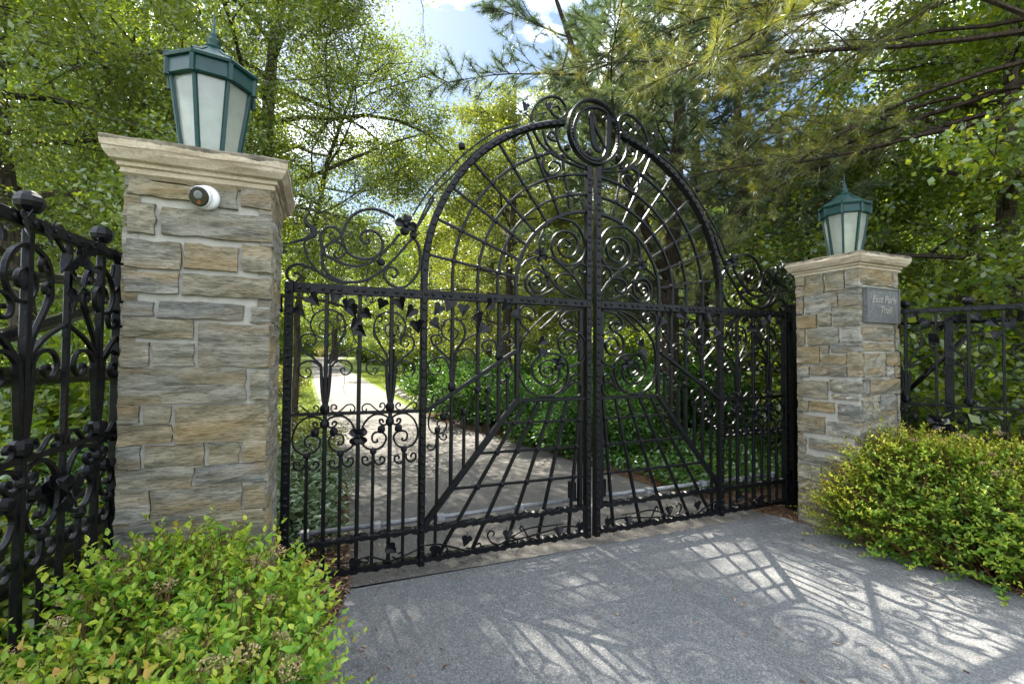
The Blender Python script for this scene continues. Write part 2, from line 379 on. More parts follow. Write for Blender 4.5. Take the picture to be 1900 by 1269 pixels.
DR = [(2.3, -9), (2.25, -5), (2.18, -2), (2.15, -1), (2.08, -.2), (1.62, 1.1), (1.34, 2.7), (1.10, 4.5), (.64, 5.9), (.38, 8.5), (.28, 12), (.34, 19), (.05, 29), (-.2, 38), (-.1, 50), (1.6, 62), (6, 76)]
DR = DR[:-1]
DL = [DL[i] for i in range(16)]
def cut(E, y0, y1):
    E = np.array(E, float); k_ = (E[:, 1] > y0) & (E[:, 1] < y1); f = lambda y: (float(np.interp(y, E[:, 1], E[:, 0])), y)
    return [f(y0)]+[tuple(q) for q in E[k_]]+[f(y1)]
strip('driveway', cut(DL, -9, -.05), cut(DR, -9, -.05), M['asphalt'], .004)
strip('inner_driveway', [(float(np.interp(-.047, [-.9, -.1, 1.1], [-2.10, -1.90, -1.82])), -.047)]+DL[5:], [(2.04, -.047)]+DR[5:], M['old_asphalt'], .002)
strip('road', [(-60, -14), (-20, -13.9), (20, -13.9), (60, -14)], [(-60, -9), (-20, -8.95), (20, -8.95), (60, -9)], M['asphalt'], .008)
# mulch beds along both edges of the drive (under the asphalt edge)
strip('mulch_bed', [(-4.2, -8), (-4.2, -3), (-4.2, .0), (-3.3, 2.6), (-2.6, 4.5)], [(-2.2, -8), (-2.1, -3), (-1.85, .0), (-1.70, 2.6), (-1.72, 4.4)], M['soil'], -.003)
strip('mulch_bed', [(2.05, -8), (2.02, -2), (1.95, .0), (1.45, 1.3), (1.15, 2.9), (.95, 4.7), (.5, 6), (.3, 9)], [(6, -8), (6.5, -2), (7, 0), (7.5, 1.5), (8, 3), (8, 5), (7, 7.5), (4.5, 11)], M['soil'], -.004)

def scatter_boxes(name, mat, pts, lmin, lmax, wmin, wmax, lift=.006, seed=1):
    """thin flat pieces lying at random: a folded strip each"""
    r = np.random.default_rng(seed); n = len(pts)
    a = r.uniform(0, 2*np.pi, n); L = r.uniform(lmin, lmax, n); w = r.uniform(wmin, wmax, n)
    d = np.stack([np.cos(a), np.sin(a), r.normal(0, .18, n)], 1); s = np.stack([-np.sin(a), np.cos(a), r.normal(0, .35, n)], 1)
    c = pts.copy(); c[:, 2] += r.uniform(.001, lift*3, n)
    V = np.stack([c-d*L[:, None]-s*w[:, None], c+d*L[:, None]-s*w[:, None]*.7, c+d*L[:, None]+s*w[:, None]*.7, c-d*L[:, None]+s*w[:, None]], 1)
    return link(name, quads_mesh(name, V, mat))
def rand_between(edge_l, edge_r, n, y0, y1, r):
    L = smooth_curve(edge_l, 8); Rr = smooth_curve(edge_r, 8)
    y = r.uniform(y0, y1, n); xl = np.interp(y, L[:, 1], L[:, 0]); xr = np.interp(y, Rr[:, 1], Rr[:, 0])
    x = xl+(xr-xl)*r.uniform(0, 1, n); return np.stack([x, y, np.zeros(n)], 1)
p1 = rand_between([(-2.6, -2.5), (-2.6, 0), (-2.5, 4.4)], [(-2.0, -2.5), (-2.08, -.9), (-1.88, -.1), (-1.79, 1.1), (-1.76, 2.5), (-1.8, 4.4)], 6500, -1.9, 4.2, rng)
tag(scatter_boxes('mulch_chips', M['chips'], p1, .007, .022, .003, .008, seed=2), 'brown bark mulch chips along the left edge of the drive', 'mulch', kind='stuff')
p2 = rand_between([(2.16, -3), (2.13, -1), (2.04, -.2), (1.6, 1.1), (1.3, 2.7)], [(3.0, -3), (2.9, -1), (2.9, 0), (2.7, 1.1), (2.2, 2.7)], 9000, -2.9, 2.4, rng)
tag(scatter_boxes('pine_straw', M['straw'], p2, .02, .055, .0008, .0022, .008, seed=3), 'brown fallen pine needles along the right edge of the drive', 'pine straw', kind='stuff')

n_ = 260; pl = np.stack([rng.uniform(-2.0, 2.2, n_), rng.uniform(-2.9, .8, n_), np.full(n_, .006)], 1)
eg = rng.uniform(0, 1, n_) < .7; pl[eg, 0] = np.where(rng.uniform(0, 1, eg.sum()) < .45, -1.93+np.abs(rng.normal(0, .18, eg.sum())), 2.12-np.abs(rng.normal(0, .22, eg.sum())))
tag(scatter_boxes('leaf_litter', M['chips'], pl, .006, .018, .003, .007, .003, seed=9), 'small dry leaves and bits of bark scattered on the asphalt', 'leaf litter', kind='stuff')

# ---------------------------------------------------------------- stone pillars
def stone_mesh(r, o, u, n, u0, u1, z0, z1, mat, j=.0055, proud=.02):
    """one split-face stone on a wall plane: o origin, u along the wall, n outwards"""
    o, u, n = map(lambda a: np.array(a, float), (o, u, n)); zz = np.array([0, 0, 1.])
    u0 += j; u1 -= j; z0 += j; z1 -= j
    nu = max(3, min(7, int((u1-u0)/.055)+2)); nz = max(3, min(5, int((z1-z0)/.04)+2))
    us = np.linspace(u0, u1, nu); zs = np.linspace(z0, z1, nz); V = []; Fc = []
    ph = r.uniform(0, 6, 4)
    for jz, z in enumerate(zs):
        for iu, a in enumerate(us):
            edge = iu in (0, nu-1) or jz in (0, nz-1)
            e = .004+r.uniform(0, .008) if edge else proud*(.55+.45*math.sin(ph[0]+a*17)*math.sin(ph[1]+z*29))+r.uniform(-.006, .006)
            ja = r.uniform(-.006, .006) if edge else r.uniform(-.008, .008)
            jz_ = r.uniform(-.005, .005)
            V.append(o+u*(a+ja)+zz*(z+jz_)+n*e)
    for jz in range(nz-1):
        for iu in range(nu-1):
            q = (jz*nu+iu, jz*nu+iu+1, (jz+1)*nu+iu+1, (jz+1)*nu+iu); Fc.append(q)
    ring = [i for i in range(nu)]+[jz*nu+nu-1 for jz in range(1, nz)]+[(nz-1)*nu+i for i in range(nu-2, -1, -1)]+[jz*nu for jz in range(nz-2, 0, -1)]
    b = len(V)
    for i in ring: V.append(V[i]-n*.055)
    m_ = len(ring)
    for i in range(m_):
        k2 = (i+1) % m_; Fc.append((ring[k2], ring[i], b+i, b+k2))
    me = bpy.data.meshes.new('stone'); me.from_pydata([tuple(v) for v in V], [], Fc); me.materials.append(mat); return me

def rows_fill(r, u0, u1, z0, z1):
    out = []; z = z0
    while z < z1-.03:
        h = r.choice([.085, .1, .125, .15, .165]); h = min(h, z1-z)
        if z1-(z+h) < .06: h = z1-z
        x = u0
        while x < u1-.01:
            w = r.uniform(.14, .36); w = min(w, u1-x)
            if u1-(x+w) < .08: w = u1-x
            out.append((x, x+w, z, z+h)); x += w
        z += h
    return out

def capstone(c, z):
    prof = [(.270, 2.29), (.292, 2.305), (.292, 2.325), (.304, 2.330), (.304, 2.345), (.322, 2.352), (.338, 2.378), (.343, 2.392), (.347, 2.396), (.347, 2.432), (.343, 2.438), (.18, 2.446)]
    mb = MB(); rings = []
    for h, zz in prof:
        ring = []
        for (sx, sy, dx, dy) in ((-1, -1, 1, 0), (1, -1, 0, 1), (1, 1, -1, 0), (-1, 1, 0, -1)):
            for t in range(7):
                wob = .0025*math.sin(zz*90+t*2.1+sx*3+sy) if .29 < h < .36 else 0
                q = 2*h*t/7
                ring.append((c[0]+sx*h+dx*q+wob*sx, c[1]+sy*h+dy*q+wob*sy, zz+(.003*math.sin(t*1.9+sx+2*sy) if h > .34 else 0)))
        rings.append(ring)
    mb.loft(rings); return mb

STONES = {"LF":[[-2.855,-2.618,2.284,2.337],[-2.854,-2.622,2.218,2.283],[-2.608,-2.448,2.202,2.32],[-2.437,-2.308,2.216,2.32],[-2.855,-2.754,2.053,2.183],[-2.734,-2.291,2.059,2.178],[-2.856,-2.657,1.908,2.024],[-2.644,-2.437,1.916,2.027],[-2.423,-2.294,1.92,2.036],[-2.855,-2.662,1.8,1.89],[-2.649,-2.271,1.799,1.89],[-2.856,-2.754,1.701,1.76],[-2.734,-2.412,1.695,1.766],[-2.382,-2.268,1.688,1.76],[-2.861,-2.604,1.606,1.685],[-2.588,-2.275,1.481,1.675],[-2.863,-2.767,1.483,1.588],[-2.751,-2.601,1.488,1.586],[-2.865,-2.398,1.321,1.475],[-2.379,-2.272,1.333,1.455],[-2.864,-2.789,1.24,1.318],[-2.772,-2.681,1.238,1.314],[-2.666,-2.314,1.146,1.311],[-2.865,-2.674,1.151,1.231],[-2.863,-2.784,1.051,1.147],[-2.766,-2.552,1.04,1.143],[-2.535,-2.417,1.049,1.139],[-2.404,-2.312,1.047,1.142],[-2.864,-2.594,0.954,1.05],[-2.584,-2.311,0.957,1.04],[-2.866,-2.748,0.829,0.964],[-2.74,-2.402,0.814,0.96],[-2.392,-2.306,0.832,0.936],[-2.711,-2.314,0.691,0.835]],"RS":[[-0.306,-0.219,2.22,2.301],[-0.483,-0.318,2.221,2.312],[-0.666,-0.499,2.138,2.329],[-0.787,-0.681,2.146,2.324],[-0.3,-0.218,2.111,2.21],[-0.487,-0.312,2.105,2.224],[-0.608,-0.311,1.989,2.125],[-0.807,-0.619,1.989,2.134],[-0.293,-0.228,1.944,2.103],[-0.56,-0.31,1.934,1.99],[-0.414,-0.227,1.813,1.933],[-0.549,-0.43,1.826,1.944],[-0.814,-0.565,1.817,1.983],[-0.307,-0.226,1.657,1.801],[-0.614,-0.33,1.652,1.801],[-0.791,-0.644,1.668,1.811],[-0.442,-0.23,1.484,1.642],[-0.527,-0.458,1.579,1.645],[-0.79,-0.548,1.589,1.668],[-0.678,-0.462,1.484,1.564],[-0.801,-0.688,1.38,1.589],[-0.347,-0.234,1.358,1.458],[-0.677,-0.359,1.377,1.466],[-0.515,-0.236,1.171,1.326],[-0.803,-0.532,1.243,1.343],[-0.673,-0.552,1.176,1.217],[-0.807,-0.683,1.183,1.218],[-0.332,-0.24,1.033,1.141],[-0.571,-0.35,1.051,1.14],[-0.805,-0.603,1.004,1.138],[-0.486,-0.239,0.849,1.005],[-0.803,-0.508,0.86,0.974],[-0.306,-0.243,0.648,0.798],[-0.727,-0.336,0.706,0.797]],"RF":[[2.152,2.586,2.171,2.314],[2.605,2.674,2.166,2.32],[2.674,2.691,1.831,2.156],[2.158,2.608,1.691,1.805],[2.634,2.703,1.614,1.8],[2.156,2.606,1.603,1.669],[2.184,2.475,1.375,1.58],[2.495,2.716,1.476,1.588],[2.501,2.601,1.374,1.462],[2.619,2.722,1.373,1.462],[2.178,2.256,1.238,1.355],[2.266,2.726,1.226,1.359],[2.176,2.385,1.168,1.225],[2.303,2.391,1.075,1.155],[2.402,2.627,1.082,1.208],[2.647,2.729,0.978,1.212],[2.175,2.292,0.988,1.159],[2.301,2.625,0.977,1.079],[2.109,2.487,0.886,0.992],[2.506,2.735,0.872,0.978]]}
def pillar(name, c, label, seed, faces, top=2.315):
    r = np.random.default_rng(seed); cx, cy = c; h = .275
    root = empty(name, (cx, cy, 0), label, 'stone pillar')
    root['group'] = 'stone gate pillars'
    mb = MB(); mb.box(cx-h+.012, cx+h-.012, cy-h+.012, cy+h-.012, -.05, 2.31)
    mb.build('mortar_core', M['mortar'], root, loc=(-cx, -cy, 0))
    fr = {'F': ((0, cy-h, 0), (1, 0, 0), (0, -1, 0), cx-h, cx+h), 'B': ((0, cy+h, 0), (-1, 0, 0), (0, 1, 0), -cx-h, -cx+h),
          'R': ((cx+h, 0, 0), (0, 1, 0), (1, 0, 0), cy-h, cy+h), 'L': ((cx-h, 0, 0), (0, -1, 0), (-1, 0, 0), -cy-h, -cy+h)}
    for f, rects in faces.items():
        rects = rects+([(-2.862, -2.72, .69, .812)] if f == 'F' and cx < 0 else [])
        o, u, n, a, b = fr[f]
        for (u0, u1, z0, z1) in rects:
            if z1-z0 < .03 or u1-u0 < .02: continue
            link('stone', stone_mesh(r, o, u, n, max(u0, a-.006), min(u1, b+.006), z0, z1, M['stone'], j=.0005), root, loc=(-cx, -cy, 0))
    for f in 'FBRL':
        o, u, n, a, b = fr[f]
        if f in faces: zt = min(q[2] for q in faces[f])-.006; 
        else: zt = top
        for (u0, u1, z0, z1) in rows_fill(r, a, b, -.02, zt):
            link('stone', stone_mesh(r, o, u, n, u0, u1, z0, z1, M['stone']), root, loc=(-cx, -cy, 0))
    capstone(c, 0).build('capstone', M['cap'], root, loc=(-cx, -cy, 0))
    return root
LP, RP = (-2.585, -.585), (2.405, -.505)
# the side of the right pillar is measured along +Y; its left face frame runs along -Y
rs = [(-b, -a, z0, z1) for (a, b, z0, z1) in STONES['RS']]
rows_left = [2.32, 2.20, 2.045, 1.91, 1.80, 1.69, 1.60, 1.48, 1.325, 1.235, 1.145, 1.045, .95, .82, .69]
r_ = np.random.default_rng(4); side = []
for zt, zb in zip(rows_left[:-1], rows_left[1:]):
    w = r_.uniform(.12, .34); side += [(-.86, -.86+w, zb, zt), (-.86+w, -.31, zb, zt)]
pillar('stone_pillar', LP, 'tall square stone pillar with the white security camera under its cap', 11, {'F': STONES['LF'], 'R': side})
pillar('stone_pillar', RP, 'square stone pillar with the bronze name plaque near its top', 12, {'F': STONES['RF'], 'L': rs})

# ---------------------------------------------------------------- pillar lanterns
def lantern(c, label, rz):
    root = empty('pillar_lantern', (c[0], c[1], 2.446), label, 'lantern', 'lanterns on the gate pillars', rz=rz)
    n = 8; a0 = R(22.5)
    def ring(r, z): return [(r*math.cos(a0+i*2*math.pi/n), r*math.sin(a0+i*2*math.pi/n), z) for i in range(n)]
    z0, z1, z2, z3, z4 = .03, .40, .405, .485, .612
    rb, rt, re, ro = .120, .175, .190, .208
    mb = MB(); mb.loft([ring(rb-.01, 0), ring(rb+.012, 0), ring(rb+.012, .022), ring(rb+.002, .032), ring(rb-.02, .034)]); mb.build('base_ring', M['green'], root)
    for i in range(n):
        p = [np.array(ring(rb-.004, z0)[k_]) for k_ in (i, (i+1) % n)]; q = [np.array(ring(rt-.006, z1)[k_]) for k_ in (i, (i+1) % n)]
        mid = (p[0]+p[1]+q[0]+q[1])/4; inw = np.array([-mid[0], -mid[1], 0]); inw /= np.linalg.norm(inw); inw *= .004
        mb = MB(); mb.loft([[p[0], p[1], q[1], q[0]], [p[0]+inw, p[1]+inw, q[1]+inw, q[0]+inw]]); mb.build('glass_pane', M['frost'], root)
        a = np.array(ring(rb+.003, .026)[i]); b = np.array(ring(rt+.003, z1+.004)[i])
        d = np.array([-a[1], a[0], 0]); d /= np.linalg.norm(d); o_ = np.array([a[0], a[1], 0]); o_ /= np.linalg.norm(o_)
        w = .0095; t = .009
        mb = MB(); mb.loft([[tuple(e-d*w-o_*t), tuple(e+d*w-o_*t), tuple(e+d*w*.8+o_*.006), tuple(e-d*w*.8+o_*.006)] for e in (a, b)])
        mb.box(b[0]-.008, b[0]+.008, b[1]-.008, b[1]+.008, b[2]-.01, b[2]+.02)
        mb.build('glazing_bar', M['green'], root)
        # small catch that hooks the roof band at each corner
        e = np.array(ring(re+.006, z2+.04)[i]); mb = MB(); mb.loft([[tuple(e-d*.012-o_*.008+np.array([0, 0, zz])), tuple(e+d*.012-o_*.008+np.array([0, 0, zz])), tuple(e+d*.009+o_*.008+np.array([0, 0, zz])), tuple(e-d*.009+o_*.008+np.array([0, 0, zz]))] for zz in (-.05, -.03, .03)]); mb.build('roof_catch', M['green'], root)
    mb = MB(); mb.loft([ring(rt-.012, z1), ring(re, z1), ring(re+.006, z1+.006), ring(re+.004, z3-.008)]); mb.build('fascia_band', M['green'], root)
    mb = MB(); mb.loft([ring(re, z3-.012), ring(ro, z3-.008), ring(ro+.004, z3+.004), ring(ro-.006, z3+.014), ring(.125, z3+.055), ring(.068, z3+.100), ring(.042, z4), ring(.03, z4+.004)])
    rf = mb.build('roof', M['green'], root)
    mb = MB()
    for i in range(n):
        e0 = ring(ro-.002, z3+.014)[i]; e1 = ring(.125, z3+.059)[i]; e2 = ring(.068, z3+.104)[i]
        mb.tube([e0, e1, e2], .0055, 5)
    mb.build('roof_seam', M['green'], rf)
    mb = MB(); mb.lathe([(.04, z4-.004), (.05, z4+.006), (.03, z4+.014), (.024, z4+.03), (.036, z4+.042), (.022, z4+.052), (.015, z4+.066), (.022, z4+.075), (.010, z4+.086), (.002, z4+.195)], 12); mb.build('finial', M['green'], root, smooth=True)
    mb = MB(); mb.lathe([(.052, .05), (.052, .34), (.03, .35)], 16); mb.build('lamp_tube', M['white'], root, smooth=True)
    mb = MB(); mb.lathe([(.085, .036), (.080, .085), (.05, .095)], 16); mb.build('lamp_holder', M['steel'], root, smooth=True)
    return root
lantern((-2.605, -.60), 'larger nearer green lantern on top of the left stone pillar', R(9))
lantern((2.41, -.50), 'green lantern on top of the pillar with the plaque', R(4))

# ---------------------------------------------------------------- security camera and plaque
root = empty('security_camera', (-2.566, -.885, 2.232), 'small white turret security camera under the cap of the left pillar', 'security camera')
mb = MB(); mb.lathe([(.0, -.03), (.053, -.03), (.055, .0), (.053, .008), (.046, .016), (.02, .018)], 24, axis='y'); mb.build('base', M['white'], root, smooth=True)
hd = empty('_', (0, 0, 0)); bpy.data.objects.remove(hd)
mb = MB(); mb.lathe([(.0, .0), (.034, .0), (.045, .012), (.0495, .026), (.0485, .038), (.0455, .043)], 24)
eye = mb.build('eyeball', M['white'], root, smooth=True, loc=(-.006, .002, .002), scale=(.95, .95, .95)); eye.rotation_euler = Vector((-.30, -.9, -.26)).to_track_quat('Z', 'Y').to_euler()
mb = MB(); mb.lathe([(.045, .0425), (.0445, .045), (.040, .0465)], 24); f_ = mb.build('face_plate', M['lens'], eye)
mb = MB(); mb.lathe([(.019, .046), (.019, .049), (.012, .0505)], 16); mb.v = [(x, y+.008, z) for x, y, z in mb.v]; mb.build('lens', M['steel'], eye)
mb = MB(); mb.lathe([(.009, .0462), (.009, .0485)], 12); mb.v = [(x, y-.025, z) for x, y, z in mb.v]; mb.build('infrared_light', M['lens_red'], eye)

root = empty('name_plaque', (2.408, -.80, 1.842), 'bronze name plaque with raised script set in the front of the right pillar', 'plaque')
mb = MB(); mb.box(-.228, .228, -.014, .03, 0, .30); mb.build('plate', M['plate'], root)
mb = MB()
for (a, b, c_, d) in ((-.228, .228, 0, .012), (-.228, .228, .288, .30), (-.228, -.216, .012, .288), (.216, .228, .012, .288)): mb.box(a, b, -.022, -.0138, c_, d)
mb.build('rim', M['plate'], root)
def lettering(txt, size, x, z, parent):
    cu = bpy.data.curves.new('lettering', 'FONT'); cu.body = txt; cu.size = size; cu.extrude = .003; cu.shear = .35; cu.align_x = 'CENTER'; cu.resolution_u = 3; cu.offset = .0012
    to = bpy.data.objects.new('lettering_source', cu); col.objects.link(to); bpy.context.view_layer.update()
    me = bpy.data.meshes.new_from_object(to.evaluated_get(bpy.context.evaluated_depsgraph_get())); bpy.data.objects.remove(to); bpy.data.curves.remove(cu)
    me.materials.clear(); me.materials.append(M['letters']); me.name = 'lettering'
    o = link('lettering', me, parent, loc=(x, -.0165, z)); o.rotation_euler = (R(90), 0, 0); return o
lettering('East Park', .088, 0, .172, root); lettering('Trail', .088, .02, .082, root)

